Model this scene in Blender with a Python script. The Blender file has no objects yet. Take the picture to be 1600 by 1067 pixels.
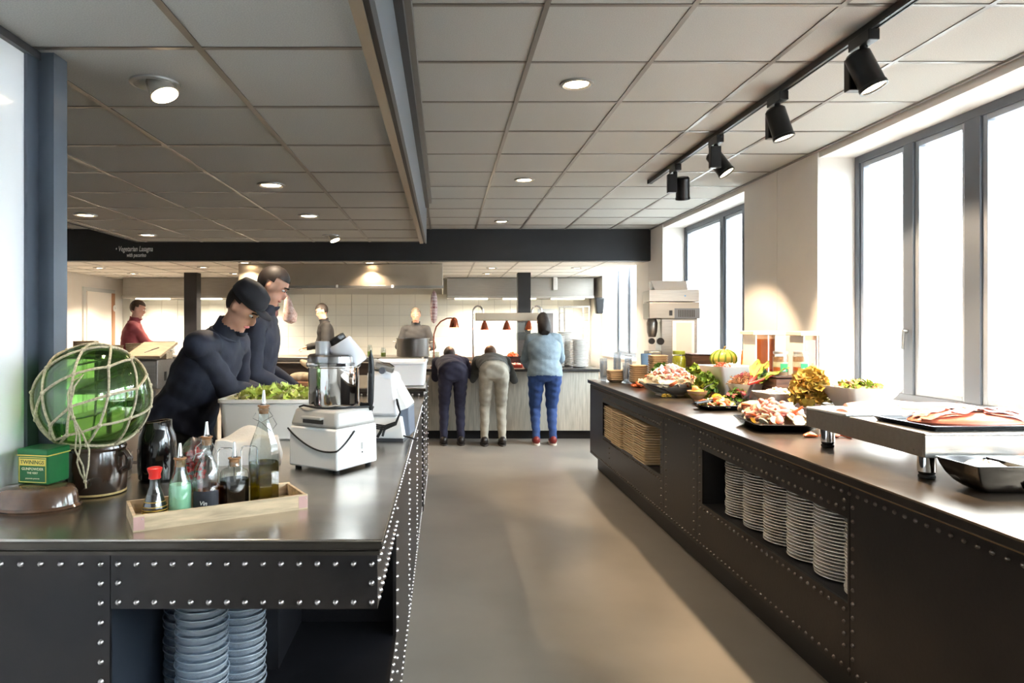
import bpy, bmesh, math, random
import numpy as np
from mathutils import Vector, Matrix, Euler
random.seed(7)
SC = bpy.context.scene
COL = SC.collection
PI = math.pi

# ------------------------------------------------------------------ camera, sky, exposure
cam_d = bpy.data.cameras.new('camera')
cam = bpy.data.objects.new('camera', cam_d); COL.objects.link(cam)
cam.location = (0, 0, 1.45); cam.rotation_euler = (PI/2, 0, 0)
cam_d.sensor_width = 36; cam_d.lens = 36*1067/1600
cam_d.shift_x = 0.0662; cam_d.shift_y = -0.0147
cam_d.clip_start = 0.02; cam_d.clip_end = 200
SC.camera = cam
wd = bpy.data.worlds.new('overcast_sky'); SC.world = wd; wd.use_nodes = True
wn = wd.node_tree.nodes['Background']
wn.inputs[0].default_value = (0.90, 0.96, 1.0, 1); wn.inputs[1].default_value = 14.0
SC.view_settings.view_transform = 'Standard'; SC.view_settings.look = 'None'
SC.view_settings.exposure = 1.35; SC.view_settings.gamma = 1.0
SC.view_settings.use_curve_mapping = False
SC.cycles.use_denoising = True
SC.cycles.max_bounces = 10; SC.cycles.diffuse_bounces = 5; SC.cycles.glossy_bounces = 5
SC.cycles.transmission_bounces = 10; SC.cycles.transparent_max_bounces = 40
SC.cycles.sample_clamp_indirect = 6.0
SC.cycles.caustics_reflective = False; SC.cycles.caustics_refractive = False
SC.cycles.blur_glossy = 1.0

def window_portal(y0, y1):                 # tells the sampler where daylight comes in; gives off nothing itself
    d = bpy.data.lights.new('window_portal', 'AREA'); d.shape = 'RECTANGLE'
    d.size = y1-y0; d.size_y = 1.85; d.cycles.is_portal = True
    o = bpy.data.objects.new('window_portal', d); COL.objects.link(o)
    o.location = (3.16, (y0+y1)/2, 1.8); o.rotation_euler = (0, PI/2, 0)
    o.rotation_euler = Euler((PI/2, 0, PI/2)); o['kind'] = 'helper'
WINDOWS = [(2.75, 5.06), (6.30, 8.65), (9.85, 12.0), (-1.3, 2.35), (-3.2, -1.7)]
for w in WINDOWS: window_portal(*w)

# ------------------------------------------------------------------ materials
def lin(c):
    return tuple((v/255/12.92 if v/255 <= .04045 else ((v/255+.055)/1.055)**2.4) for v in c[:3]) + (1,)
MATS = {}
def mat(name, col, rough=.5, metal=0, noise=None, bump=None, trans=0, ior=1.45, emit=None, coat=0, spec=None, sss=0, col2=None, stretch=None, alpha=1, aniso=0):
    """noise=(scale, amount) blends col to col2 (or a darker col); bump=(scale, strength)"""
    if name in MATS: return MATS[name]
    m = bpy.data.materials.new(name); m.use_nodes = True; MATS[name] = m
    nt = m.node_tree; b = nt.nodes['Principled BSDF']
    b.inputs['Base Color'].default_value = lin(col)
    b.inputs['Roughness'].default_value = rough; b.inputs['Metallic'].default_value = metal
    b.inputs['IOR'].default_value = ior
    if trans: b.inputs['Transmission Weight'].default_value = trans
    if coat: b.inputs['Coat Weight'].default_value = coat; b.inputs['Coat Roughness'].default_value = .08
    if spec is not None: b.inputs['Specular IOR Level'].default_value = spec
    if sss: b.inputs['Subsurface Weight'].default_value = sss; b.inputs['Subsurface Radius'].default_value = (.01, .005, .003)
    if aniso: b.inputs['Anisotropic'].default_value = aniso
    if emit: b.inputs['Emission Color'].default_value = lin(emit[0]); b.inputs['Emission Strength'].default_value = emit[1]
    if alpha < 1: b.inputs['Alpha'].default_value = alpha
    if noise or bump:
        tc = nt.nodes.new('ShaderNodeTexCoord'); mp = nt.nodes.new('ShaderNodeMapping')
        nt.links.new(tc.outputs['Object'], mp.inputs[0])
        if stretch: mp.inputs['Scale'].default_value = stretch
    if noise:
        n = nt.nodes.new('ShaderNodeTexNoise'); n.inputs['Scale'].default_value = noise[0]; n.inputs['Detail'].default_value = 6
        nt.links.new(mp.outputs[0], n.inputs['Vector'])
        r = nt.nodes.new('ShaderNodeValToRGB'); r.color_ramp.elements[0].position = .32; r.color_ramp.elements[1].position = .68
        nt.links.new(n.outputs[0], r.inputs[0])
        mx = nt.nodes.new('ShaderNodeMix'); mx.data_type = 'RGBA'
        c2 = col2 if col2 else tuple(v*(1-noise[1]) for v in col)
        mx.inputs[6].default_value = lin(col); mx.inputs[7].default_value = lin(c2)
        nt.links.new(r.outputs[0], mx.inputs[0]); nt.links.new(mx.outputs[2], b.inputs['Base Color'])
    if bump:
        n2 = nt.nodes.new('ShaderNodeTexNoise'); n2.inputs['Scale'].default_value = bump[0]; n2.inputs['Detail'].default_value = 4
        nt.links.new(mp.outputs[0], n2.inputs['Vector'])
        bp = nt.nodes.new('ShaderNodeBump'); bp.inputs['Strength'].default_value = bump[1]; bp.inputs['Distance'].default_value = .01
        nt.links.new(n2.outputs[0], bp.inputs['Height']); nt.links.new(bp.outputs[0], b.inputs['Normal'])
    return m
def thin_glass(name, tint, refl=.12, rough=.02, sheen_mix=0):     # a thin pane: tinted see-through plus a fresnel mirror
    if name in MATS: return MATS[name]
    m = bpy.data.materials.new(name); m.use_nodes = True; MATS[name] = m
    nt = m.node_tree; nt.nodes.clear()
    o = nt.nodes.new('ShaderNodeOutputMaterial'); mx = nt.nodes.new('ShaderNodeMixShader')
    t = nt.nodes.new('ShaderNodeBsdfTransparent'); t.inputs[0].default_value = lin(tint)
    g = nt.nodes.new('ShaderNodeBsdfGlossy'); g.inputs['Roughness'].default_value = rough
    lw = nt.nodes.new('ShaderNodeLayerWeight'); lw.inputs['Blend'].default_value = .5
    pw = nt.nodes.new('ShaderNodeMath'); pw.operation = 'POWER'; pw.inputs[1].default_value = 5
    ma = nt.nodes.new('ShaderNodeMath'); ma.operation = 'MULTIPLY_ADD'; ma.inputs[1].default_value = .85; ma.inputs[2].default_value = refl*.5
    nt.links.new(lw.outputs['Facing'], pw.inputs[0]); nt.links.new(pw.outputs[0], ma.inputs[0])
    nt.links.new(ma.outputs[0], mx.inputs[0]); nt.links.new(t.outputs[0], mx.inputs[1]); nt.links.new(g.outputs[0], mx.inputs[2])
    last = mx
    if sheen_mix:
        df = nt.nodes.new('ShaderNodeBsdfDiffuse'); df.inputs[0].default_value = (.75,.82,.9,1); m2 = nt.nodes.new('ShaderNodeMixShader'); m2.inputs[0].default_value = sheen_mix  # pale bluish diffuse stands for bright room reflections, painted into the glass
        nt.links.new(mx.outputs[0], m2.inputs[1]); nt.links.new(df.outputs[0], m2.inputs[2]); last = m2
    nt.links.new(last.outputs[0], o.inputs[0]); return m

# ------------------------------------------------------------------ mesh helpers
class MB:
    def __init__(s): s.v = []; s.f = []
    def add(s, vs, fs, M=None):
        k = len(s.v)
        s.v += [tuple(M @ Vector(p)) for p in vs] if M is not None else [tuple(p) for p in vs]
        s.f += [tuple(i+k for i in f) for f in fs]; return s
    def b(s, x0, x1, y0, y1, z0, z1, M=None):
        return s.add([(x0,y0,z0),(x1,y0,z0),(x1,y1,z0),(x0,y1,z0),(x0,y0,z1),(x1,y0,z1),(x1,y1,z1),(x0,y1,z1)],
                     [(0,3,2,1),(4,5,6,7),(0,1,5,4),(1,2,6,5),(2,3,7,6),(3,0,4,7)], M)
    def lathe(s, prof, seg=24, M=None, sx=1, sy=1, cap=True):
        vs = []; fs = []; n = len(prof)
        for (r, z) in prof:
            for k in range(seg):
                a = 2*PI*k/seg; vs.append((r*math.cos(a)*sx, r*math.sin(a)*sy, z))
        for i in range(n-1):
            for k in range(seg):
                k2 = (k+1) % seg; fs.append((i*seg+k, i*seg+k2, (i+1)*seg+k2, (i+1)*seg+k))
        if cap and prof[0][0] > 1e-6: fs.append(tuple(reversed(range(seg))))
        if cap and prof[-1][0] > 1e-6: fs.append(tuple((n-1)*seg+k for k in range(seg)))
        return s.add(vs, fs, M)
    def tube(s, pts, r, seg=8, closed=False):
        pts = [Vector(p) for p in pts]; n = len(pts); rs = r if isinstance(r, (list, tuple)) else [r]*n
        vs = []; fs = []; up = None
        for i, p in enumerate(pts):
            if closed: d = pts[(i+1) % n]-pts[i-1]
            else: d = pts[min(i+1, n-1)]-pts[max(i-1, 0)]
            d = d.normalized() if d.length > 1e-9 else Vector((0,0,1))
            if up is None: up = d.orthogonal().normalized()
            up = (up - d*up.dot(d)); up = up.normalized() if up.length > 1e-6 else d.orthogonal().normalized()
            q = d.cross(up)
            for k in range(seg):
                a = 2*PI*k/seg; vs.append(tuple(p+(up*math.cos(a)+q*math.sin(a))*rs[i]))
        for i in range(n if closed else n-1):
            j = (i+1) % n
            for k in range(seg):
                k2 = (k+1) % seg; fs.append((i*seg+k, i*seg+k2, j*seg+k2, j*seg+k))
        if not closed: fs.append(tuple(reversed(range(seg)))); fs.append(tuple((n-1)*seg+k for k in range(seg)))
        return s.add(vs, fs)
    def cyl(s, p, q, r, r2=None, seg=16): return s.tube([p, q], [r, r2 if r2 is not None else r], seg)
    def prism(s, poly, z0, z1, M=None):
        n = len(poly)
        return s.add([(x,y,z0) for x,y in poly]+[(x,y,z1) for x,y in poly],
                     [tuple(reversed(range(n))), tuple(range(n,2*n))]+[(i,(i+1)%n,n+(i+1)%n,n+i) for i in range(n)], M)
    def ell(s, c, r, seg=12, rings=8, M=None):
        if not isinstance(r, (tuple, list)): r = (r,r,r)
        vs = [(c[0],c[1],c[2]-r[2])]; fs = []
        for i in range(1, rings):
            t = PI*i/rings-PI/2
            for k in range(seg):
                a = 2*PI*k/seg; vs.append((c[0]+r[0]*math.cos(t)*math.cos(a), c[1]+r[1]*math.cos(t)*math.sin(a), c[2]+r[2]*math.sin(t)))
        vs.append((c[0],c[1],c[2]+r[2])); L = len(vs)-1
        for k in range(seg):
            k2 = (k+1)%seg; fs.append((0,1+k2,1+k)); fs.append((L,1+(rings-2)*seg+k,1+(rings-2)*seg+k2))
            for i in range(rings-2): fs.append((1+i*seg+k,1+i*seg+k2,1+(i+1)*seg+k2,1+(i+1)*seg+k))
        return s.add(vs, fs, M)
    def mesh(s, name, m, smooth=True, angle=38):
        me = bpy.data.meshes.new(name); me.from_pydata(s.v, [], s.f); me.update()
        if m: me.materials.append(m)
        if smooth:
            me.polygons.foreach_set('use_smooth', [True]*len(me.polygons))
            me.set_sharp_from_angle(angle=math.radians(angle))
        return me
    def build(s, name, m, parent=None, smooth=True, loc=(0,0,0), rotz=0, bevel=0, angle=38, fix=False):
        me = s.mesh(name, m, smooth, angle)
        if fix:
            bm = bmesh.new(); bm.from_mesh(me); bmesh.ops.recalc_face_normals(bm, faces=bm.faces); bm.to_mesh(me); bm.free()
        return link(name, me, parent, loc, rotz, bevel)
def link(name, me, parent=None, loc=(0,0,0), rotz=0, bevel=0, rot=None):
    o = bpy.data.objects.new(name, me); COL.objects.link(o); o.parent = parent
    o.location = loc; o.rotation_euler = rot if rot is not None else (0,0,rotz)
    if bevel:
        md = o.modifiers.new('edge', 'BEVEL'); md.width = bevel; md.segments = 2; md.limit_method = 'ANGLE'; md.angle_limit = math.radians(40)
    return o
def tag(o, label=None, cat=None, group=None, kind=None):
    if label: o['label'] = label
    if cat: o['category'] = cat
    if group: o['group'] = group
    if kind: o['kind'] = kind
    return o
def thing(name, label, cat, loc=(0,0,0), rotz=0, group=None, kind=None):
    return tag(link(name, None, None, loc, rotz), label, cat, group, kind)
def dup(root, loc=None, rotz=None, label=None, group=None):
    r = root.copy(); COL.objects.link(r)
    if loc is not None: r.location = loc
    if rotz is not None: r.rotation_euler = (0,0,rotz)
    if label: r['label'] = label
    if group: r['group'] = group
    for ch in list(root.children):
        c = ch.copy(); COL.objects.link(c); c.parent = r
        for g in list(ch.children):
            d = g.copy(); COL.objects.link(d); d.parent = c
    return r
def T(x=0, y=0, z=0): return Matrix.Translation((x,y,z))
def RZ(a): return Matrix.Rotation(a, 4, 'Z')
def RX(a): return Matrix.Rotation(a, 4, 'X')
def RY(a): return Matrix.Rotation(a, 4, 'Y')
def text_part(name, body, size, m, parent, M, extrude=.0004, shear=0, sx=1, align='CENTER', bold=0):
    c = bpy.data.curves.new(name, 'FONT'); c.body = body; c.size = size; c.extrude = extrude; c.shear = shear
    c.align_x = align; c.align_y = 'CENTER'; c.resolution_u = 2; c.offset = bold
    o = bpy.data.objects.new(name+'_tmp', c); COL.objects.link(o)
    bpy.context.view_layer.update()
    me = bpy.data.meshes.new_from_object(o.evaluated_get(bpy.context.evaluated_depsgraph_get()))
    bpy.data.objects.remove(o); bpy.data.curves.remove(c)
    me.transform(Matrix.Diagonal((sx,1,1,1))); me.transform(M)
    me.materials.clear(); me.materials.append(m); me.name = name
    return link(name, me, parent)
FACE_CAM = RX(PI/2)         # text in XZ plane reading from -Y

# palette
M_steel  = mat('brushed_steel', (180,176,170), .3, 1, noise=(6,.07), stretch=(1,12,12))
M_steelD = mat('satin_steel', (156,152,146), .38, 1, noise=(5,.05), stretch=(1,10,10))
M_top    = mat('worn_steel_worktop', (206,198,188), .27, 1, noise=(3,.25), bump=(9,.02))
M_black  = mat('blackened_steel', (43,41,42), .36, .7, noise=(2.2,.3), col2=(56,50,47), bump=(60,.03))
M_blackE = mat('dark_worktop_edge', (74,68,62), .32, .8, noise=(4,.3))
M_brass  = mat('warm_metal_line', (190,160,122), .35, 1)
M_rivet  = mat('rivet_metal', (186,180,178), .3, 1)
M_rivetD = mat('rivet_dark_reflection', (112,104,98), .4, 1)  # dark reflection in the buffet rivets put into their colour
M_topR   = mat('brown_steel_worktop', (150,136,120), .3, 1, noise=(3,.25), bump=(9,.02))
ORD = ['topmost','second','third','fourth','fifth','sixth','seventh','eighth','ninth','tenth','eleventh','twelfth','thirteenth','fourteenth','fifteenth','sixteenth','seventeenth','eighteenth','nineteenth','twentieth','twenty-first','twenty-second','twenty-third','twenty-fourth']
def nth(k): return ORD[k]+('' if k == 0 else ' from the top')
M_chrome = mat('polished_chrome', (226,224,222), .06, 1)
M_white  = mat('white_plastic', (232,231,228), .35)
M_porc   = mat('white_porcelain', (238,236,232), .14, coat=.3)
M_blackp = mat('black_plastic', (22,22,24), .35)
M_rubber = mat('black_rubber', (16,16,18), .6)
M_copper = mat('copper', (196,112,84), .2, 1)
M_wood   = mat('pale_wood', (214,188,152), .55, noise=(5,.2), stretch=(2,14,14), bump=(30,.04))
M_cork   = mat('cork', (170,120,78), .8, noise=(60,.3))
M_glass  = thin_glass('clear_glass', (238,243,242), .25)
M_lamp   = mat('lamp_glow', (255,240,214), .5, emit=((255,226,184), 14))
# ------------------------------------------------------------------ the room
ZC, ZL, ZK = 2.755, 2.36, 2.335            # main ceiling, lowered ceiling, kitchen ceiling
YB = 9.16                                   # bulkhead between dining room and kitchen
XW = 2.78                                   # inner face of the window wall
XL, YN, YF = -6.1, -3.6, 12.95
M_floor = mat('grey_brown_linoleum', (138,132,124), .34, noise=(1.6,.10), bump=(140,.015))
M_tileC = mat('grey_mineral_tile', (180,178,172), .9, noise=(220,.10), bump=(260,.06))
M_bar   = mat('ceiling_grid_metal', (118,112,104), .35, .6)
M_wallW = mat('white_paint', (236,231,225), .55, noise=(3,.02))
M_grey  = mat('grey_painted_aluminium', (92,98,107), .4, .2)
M_bulk  = mat('black_bulkhead_board', (33,34,38), .55, noise=(2,.2))
M_ktile = mat('white_glazed_tile', (240,238,226), .15, noise=(2,.03))
M_grout = mat('pale_grout', (205,202,192), .8)
M_ktC   = mat('white_ceiling_tile', (240,236,228), .8, bump=(200,.04))

tag(MB().b(XL,XW,YN,YF,-.1,0).build('floor', M_floor, smooth=False), 'grey brown linoleum floor of the aisle between the counters', 'floor', kind='structure')

def tiled_ceiling(name, label, x0, x1, y0, y1, z, gx, gy, mt, thick, bar_m, holes=()):
    """600 mm lay-in tiles on an exposed metal grid; each tile and each grid bar is its own piece"""
    slab = MB().b(x0,x1,y0,y1,z+.025,z+.025+thick).build(name, mt, smooth=False)
    tag(slab, label, 'ceiling', kind='structure')
    xs = [x0]+[gx+.6*k for k in range(-20,21) if x0+.02 < gx+.6*k < x1-.02]+[x1]
    ys = [y0]+[gy+.6*k for k in range(-20,31) if y0+.02 < gy+.6*k < y1-.02]+[y1]
    cache = {}
    for i in range(len(xs)-1):
        for j in range(len(ys)-1):
            w, d = xs[i+1]-xs[i], ys[j+1]-ys[j]; cx, cy = (xs[i]+xs[i+1])/2, (ys[j]+ys[j+1])/2
            if cy < 1.0: continue
            key = (round(w,3), round(d,3))
            if key not in cache:
                g = .008; cache[key] = MB().b(-w/2+g,w/2-g,-d/2+g,d/2-g,0,.03).mesh('ceiling_tile', mt, False)
            o = link('ceiling_tile', cache[key], slab, (cx,cy,z+random.uniform(-.0008,.0012)))
    for x in xs[1:-1]:
        MB().b(x-.012,x+.012,max(y0,1.0),y1,z-.004,z+.001).build('grid_bar', bar_m, slab, False)
    for y in ys[1:-1]:
        if y > 1.0: MB().b(x0,x1,y-.010,y+.010,z-.0035,z+.001).build('grid_bar', bar_m, slab, False)
    return slab
ceil_main = tiled_ceiling('ceiling', 'grey mineral tile ceiling on a metal grid above the aisle', XL, XW, YN, YB, ZC, .417, 2.77, M_tileC, .12, M_bar)
ceil_low = tiled_ceiling('ceiling_lowered', 'lowered grey tile ceiling above the riveted corner counter', -3.29, -.225, YN, 7.33, ZL, -.8, 2.23, M_tileC, .02, M_bar)
ceil_kit = tiled_ceiling('ceiling_kitchen', 'white tile ceiling over the kitchen behind the bulkhead', XL, XW, YB+.12, YF, ZK, .417, 9.37, M_ktC, .1, mat('grey_bar', (176,170,160), .5))
# edge of the lowered ceiling: fascia and profiles
M_fasc = mat('blue_grey_fascia', (104,110,116), .4, .3)
fas = MB().b(-.205,-.19,YN,7.33,ZL-.02,ZC).build('trim_1', M_fasc, smooth=False)
tag(fas, 'blue grey fascia along the edge of the lowered ceiling', 'trim', kind='structure')
MB().b(-.262,-.225,YN,7.325,ZL-.022,ZL+.02).build('edge_profile', mat('warm_edge_profile', (150,138,120), .4, .5), fas, False)
MB().b(-.225,-.205,YN,7.33,ZL-.012,ZL+.05).build('shadow_gap', mat('black_gap', (24,24,26), .5), fas, False)
MB().b(-.19,-.155,YN,6.95,ZC-.10,ZC-.012).build('upper_rail', mat('dark_rail', (44,45,48), .4, .4), fas, False)
MB().b(-.155,-.128,YN,6.95,ZC-.055,ZC-.003).build('upper_profile', mat('light_rail', (112,110,106), .4, .5), fas, False)
tag(MB().b(-3.29,-.19,7.33,7.345,ZL-.005,ZC).build('trim_2', M_bulk, smooth=False), 'dark end board closing the lowered ceiling', 'trim', kind='structure')
tag(MB().b(-3.305,-3.29,YN,7.345,ZL-.005,ZC).build('trim_3', M_bulk, smooth=False), 'dark side board of the lowered ceiling over the kitchen bench', 'trim', kind='structure')
# bulkhead with chalk writing
bulk = MB().b(XL,XW,YB,YB+.12,ZK-.005,ZC+.14).build('trim_4', M_bulk, smooth=False)
tag(bulk, 'black bulkhead with chalk writing above the kitchen opening', 'bulkhead', kind='structure')
M_chalk = mat('chalk_white', (235,232,228), .8)
text_part('chalk_lettering', '• Vegetarian Lasagna', .098, M_chalk, bulk, T(-4.16,YB-.002,2.487)@FACE_CAM, shear=.25, sx=.62, bold=.0012)
text_part('chalk_lettering', 'with pecorino', .074, M_chalk, bulk, T(-4.13,YB-.002,2.405)@FACE_CAM, shear=.25, sx=.62, bold=.0012)
# wall left / rear / back
tag(MB().b(XL-.15,XL,YN,YF,0,ZC).build('wall_left', M_wallW, smooth=False), 'white kitchen side wall with a doorway', 'wall', kind='structure')
tag(MB().b(XL-.15,3.3,YN-.15,YN,0,ZC+.12).build('wall_rear', M_wallW, smooth=False), 'white wall closing the room behind the viewer', 'wall', kind='structure')
wb = MB().b(XL-.15,3.3,YF,YF+.15,0,ZC).build('wall_back', M_grout, smooth=False)
tag(wb, 'white tiled back wall of the kitchen', 'wall', kind='structure')
tw, th = .3, .2
tm = MB().b(-tw/2+.003,tw/2-.003,-.012,.002,-th/2+.003,th/2-.003).mesh('wall_tile', M_ktile, False)
ti = 0
for c in range(31):
    for r in range(6):
        x = -5.95+.15+c*tw; z = .86+.1+r*th
        if x > XW-.1 or z > 1.98: continue
        o = link('wall_tile', tm, wb, (x, YF-.002, z)); ti += 1
# window wall: piers, parapet, head
M_sill = mat('white_sill', (238,235,230), .4)
wr = MB()
ys = sorted(WINDOWS)
prev = YN
for (a, b2) in ys:
    wr.b(XW,3.25,prev,a,0,ZC+.12); wr.b(XW,3.25,a,b2,0,.93); wr.b(XW,3.25,a,b2,2.70,ZC+.12); prev = b2
wr.b(XW,3.25,prev,YF,0,ZC+.12)
wall_r = wr.build('wall_right', M_wallW, smooth=False)
tag(wall_r, 'white window wall with piers beside the buffet', 'wall', kind='structure')
for (a, b2) in ((5.06,6.30),(8.65,9.85)):            # cladding panels on the piers
    mid = (a+b2)/2
    for (p, q) in ((a,mid-.002),(mid+.002,b2)):
        MB().b(XW-.012,XW,p+.001,q-.001,.0,ZC-.01).build('wall_panel', M_wallW, wall_r, False)
tag(MB().b(XW-.03,XW-.012,1.0,YB,ZC-.012,ZC+.0).build('trim_5', mat('ceiling_edge_angle', (140,138,134), .4, .4), smooth=False), 'slim metal angle where the ceiling meets the window wall', 'trim', kind='structure')
M_pane = thin_glass('window_pane', (248,251,252), .08)
def window(n, y0, y1, mull, label):
    w = tag(link('window_%d' % n, None), label, 'window', kind='structure')
    x0, x1 = 3.04, 3.11; z0, z1 = .95, 2.70; f = .055
    fr = MB(); fr.b(x0,x1,y0,y0+f,z0,z1); fr.b(x0,x1,y1-f,y1,z0,z1); fr.b(x0,x1,y0+f,y1-f,z0,z0+f); fr.b(x0,x1,y0+f,y1-f,z1-f,z1)
    fr.build('frame', M_grey, w, False, bevel=.004)
    MB().b(XW-.02,3.05,y0+.002,y1-.002,.93,.955).build('window_sill', M_sill, w, False, bevel=.004)
    edges = [y0+f]+[]
    for (c, wd2) in mull:
        MB().b(x0-.004,x1,c-wd2/2,c+wd2/2,z0+f,z1-f).build('mullion', M_grey, w, False, bevel=.004)
    lim = [y0+f]
    for (c, wd2) in mull: lim += [c-wd2/2, c+wd2/2]
    lim.append(y1-f)
    for i in range(0, len(lim), 2):
        a, b2 = lim[i], lim[i+1]
        s = MB(); g = .035
        s.b(x0+.012,x1-.01,a,a+g,z0+f,z1-f); s.b(x0+.012,x1-.01,b2-g,b2,z0+f,z1-f); s.b(x0+.012,x1-.01,a+g,b2-g,z0+f,z0+f+g); s.b(x0+.012,x1-.01,a+g,b2-g,z1-f-g,z1-f)
        so = s.build('sash', mat('light_grey_sash', (140,147,156), .35, .2), w, False, bevel=.003)
        MB().b(x0+.035,x0+.041,a+g-.004,b2-g+.004,z0+f+g-.004,z1-f-g+.004).build('pane', M_pane, so, False)
    return w
w1 = window(1, 2.75, 5.06, [(3.36,.09),(3.93,.12),(4.47,.09)], 'tall grey framed window above the fish chiller')
hd = MB(); hd.tube([(3.0,4.47,1.42),(3.03,4.47,1.42)],.012); hd.tube([(3.005,4.47,1.42),(3.0,4.47,1.30)],.009)
hd.build('window_handle', M_steel, w1)
window(2, 6.30, 8.65, [(6.93,.07),(7.48,.10)], 'grey framed window behind the steel juice machine')
window(3, 9.85, 12.0, [(10.55,.09),(11.28,.09)], 'window at the end of the kitchen serving counter')
window(4, -1.3, 2.35, [(-.4,.09),(.52,.12),(1.44,.09)], 'unseen window beside the near end of the buffet')  # out of view; made wider so more daylight reaches the screen wall
window(5, -3.2, -1.7, [(-2.35,.09)], 'window at the rear of the dining room')
# posts in the kitchen
tag(MB().b(1.21,1.42,11.2,11.4,0,ZK).build('column', M_bulk, smooth=False, bevel=.004), 'black post behind the heated serving display', 'column', kind='structure')
tag(MB().b(-4.27,-4.06,11.2,11.4,0,ZK).build('column', M_bulk, smooth=False, bevel=.004), 'black post behind the kitchen bench', 'column', kind='structure')
# doorway in the left wall of the kitchen
d = tag(link('door_1', None), 'white door in the kitchen side wall with wooden edge', 'door', kind='structure')
MB().b(XL-.002,XL+.03,11.5,12.6,0,2.12).build('door_frame', mat('pale_frame', (205,206,204), .5), d, False)
MB().b(XL+.03,XL+.05,11.58,12.45,.02,2.05).build('door_leaf', mat('bright_door', (250,243,236), .45), d, False)
MB().b(XL+.03,XL+.075,12.42,12.5,.02,2.05).build('door_edge', mat('door_wood', (176,126,92), .5), d, False)
MB().lathe([(.05,0),(.06,.01),(.05,.02),(.02,.02),(.02,0)],16,T(XL+.08,12.46,1.78)@RY(PI/2)).build('round_sign', M_white, d)
# outside: ground and the pale building across the yard
tag(MB().b(3.3,60,-40,60,-.6,-.3).build('ground_outside', mat('pale_paving', (140,138,134), .8), smooth=False), 'pale paving outside the windows', 'ground', kind='structure')
M_fac = mat('white_facade', (236,238,240), .7)
bld = thing('building', 'pale building with a slanted canopy seen through the windows', 'building', (13,6,-.3))
MB().b(0,6,-30,30,0,5.2).build('wall', M_fac, bld, False)
MB().b(-2.2,.3,-30,30,3.0,3.14).build('canopy', mat('canopy_grey', (196,204,212), .6), bld, False)
MB().b(-.15,6.2,-30,30,5.2,5.45).build('roof_edge', mat('roof_edge', (206,212,220), .6), bld, False)
for k in range(9):
    MB().tube([(-2.1,-24+6*k,3.02),(-.05,-22+6*k,.9)],.07,6).build('brace', MATS['canopy_grey'], bld)
# white screen wall at the left with its steel post
M_screen = mat('glossy_white_panel', (250,251,253), .12, coat=.5)
scr = MB().b(-1.40,-1.354,-.5,2.22,.0,ZL-.012).build('wall_screen', M_screen, smooth=False)
tag(scr, 'glossy white screen wall beside the green glass float', 'wall', kind='structure')
pst = MB(); pst.b(-1.42,-1.343,2.20,2.26,0,ZL-.004); pst.b(-1.405,-1.292,2.26,2.34,0,ZL-.004)
pst.build('edge_post', mat('blue_grey_steel', (92,100,110), .42, .5, noise=(3,.15)), scr, False)
MB().b(-1.40,-1.335,-.5,2.30,ZL-.03,ZL-.004).build('top_channel', mat('dark_channel', (74,74,76), .4, .5), scr, False)
# ------------------------------------------------------------------ lamps the room has, plus added kitchen downlights
WARM = (1.0, .80, .58)
def spot(name, parent, loc, energy, angle, rot=(0,0,0), col=WARM, size=.03, blend=.5):
    d = bpy.data.lights.new(name, 'SPOT'); d.energy = energy; d.spot_size = math.radians(angle); d.spot_blend = blend
    d.color = col; d.shadow_soft_size = size
    o = bpy.data.objects.new(name, d); COL.objects.link(o); o.parent = parent; o.location = loc; o.rotation_euler = rot; return o
M_ring = mat('lamp_ring_grey', (150,148,144), .35, .6)
M_lampin = mat('lamp_inside', (196,190,180), .25, .7)
def downlight(loc, label, energy=30, tilt=None, group='recessed ceiling downlights'):
    t = thing('ceiling_downlight', label, 'ceiling light', loc, 0, group)
    MB().lathe([(.058,.0),(.075,-.012),(.088,-.008),(.09,.0),(.088,.006),(.058,.006)],32,cap=False).build('ring', M_ring, t)
    if tilt is None:
        MB().lathe([(0,-.004),(.062,-.004),(.062,-.001),(0,-.001)],32).build('bulb', M_lamp, t)
        spot('lamp_light', t, (0,0,-.02), energy, 125)
    else:
        Mt = T(.03,-.01,-.02)@RY(-.38)@RX(-.12)
        MB().lathe([(.0,.035),(.05,.03),(.052,-.035),(.046,-.035)],24,Mt).build('swivel_head', M_lampin, t)
        MB().lathe([(0,-.0375),(.047,-.0375),(.047,-.0355),(0,-.0355)],24,Mt).build('bulb', M_lamp, t)
        spot('lamp_light', t, (.04,0,-.06), energy, 100, (Mt.to_3x3()).to_euler())
    return t
G = 'recessed ceiling downlights'
downlight((-1.08,2.55,ZL), 'swivelling downlight tilted out of the lowered ceiling above the glass float', tilt=1)
downlight((-1.11,4.38,ZL), 'round downlight in the lowered ceiling above the lettuce tub')
downlight((-1.11,5.60,ZL), 'round downlight in the lowered ceiling, third one along from the tilted lamp')
downlight((-1.13,6.82,ZL), 'swivelling downlight at the far edge of the lowered ceiling, nearest the fascia', tilt=1)
downlight((-2.92,5.56,ZL), 'round downlight in the lowered ceiling over the steel bench')
downlight((-2.94,6.77,ZL), 'round downlight in the lowered ceiling just above the chalk writing')
downlight((.712,3.67,ZC), 'round downlight nearest the viewer in the high ceiling above the aisle', 15)
downlight((.712,6.07,ZC), 'round downlight halfway along the high ceiling above the aisle', 15)
downlight((.712,8.47,ZC), 'round downlight in the high ceiling close to the bulkhead', 15)
KL = ['added kitchen downlight above the door end of the pass shelf','added kitchen downlight between the black post and the hood','added kitchen downlight over the stacked white plates aisle','added kitchen downlight closest to the kitchen window','added kitchen downlight before the back wall behind the heated display','added kitchen downlight before the back wall beside the hood','added kitchen downlight in the far corner by the door']
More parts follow.
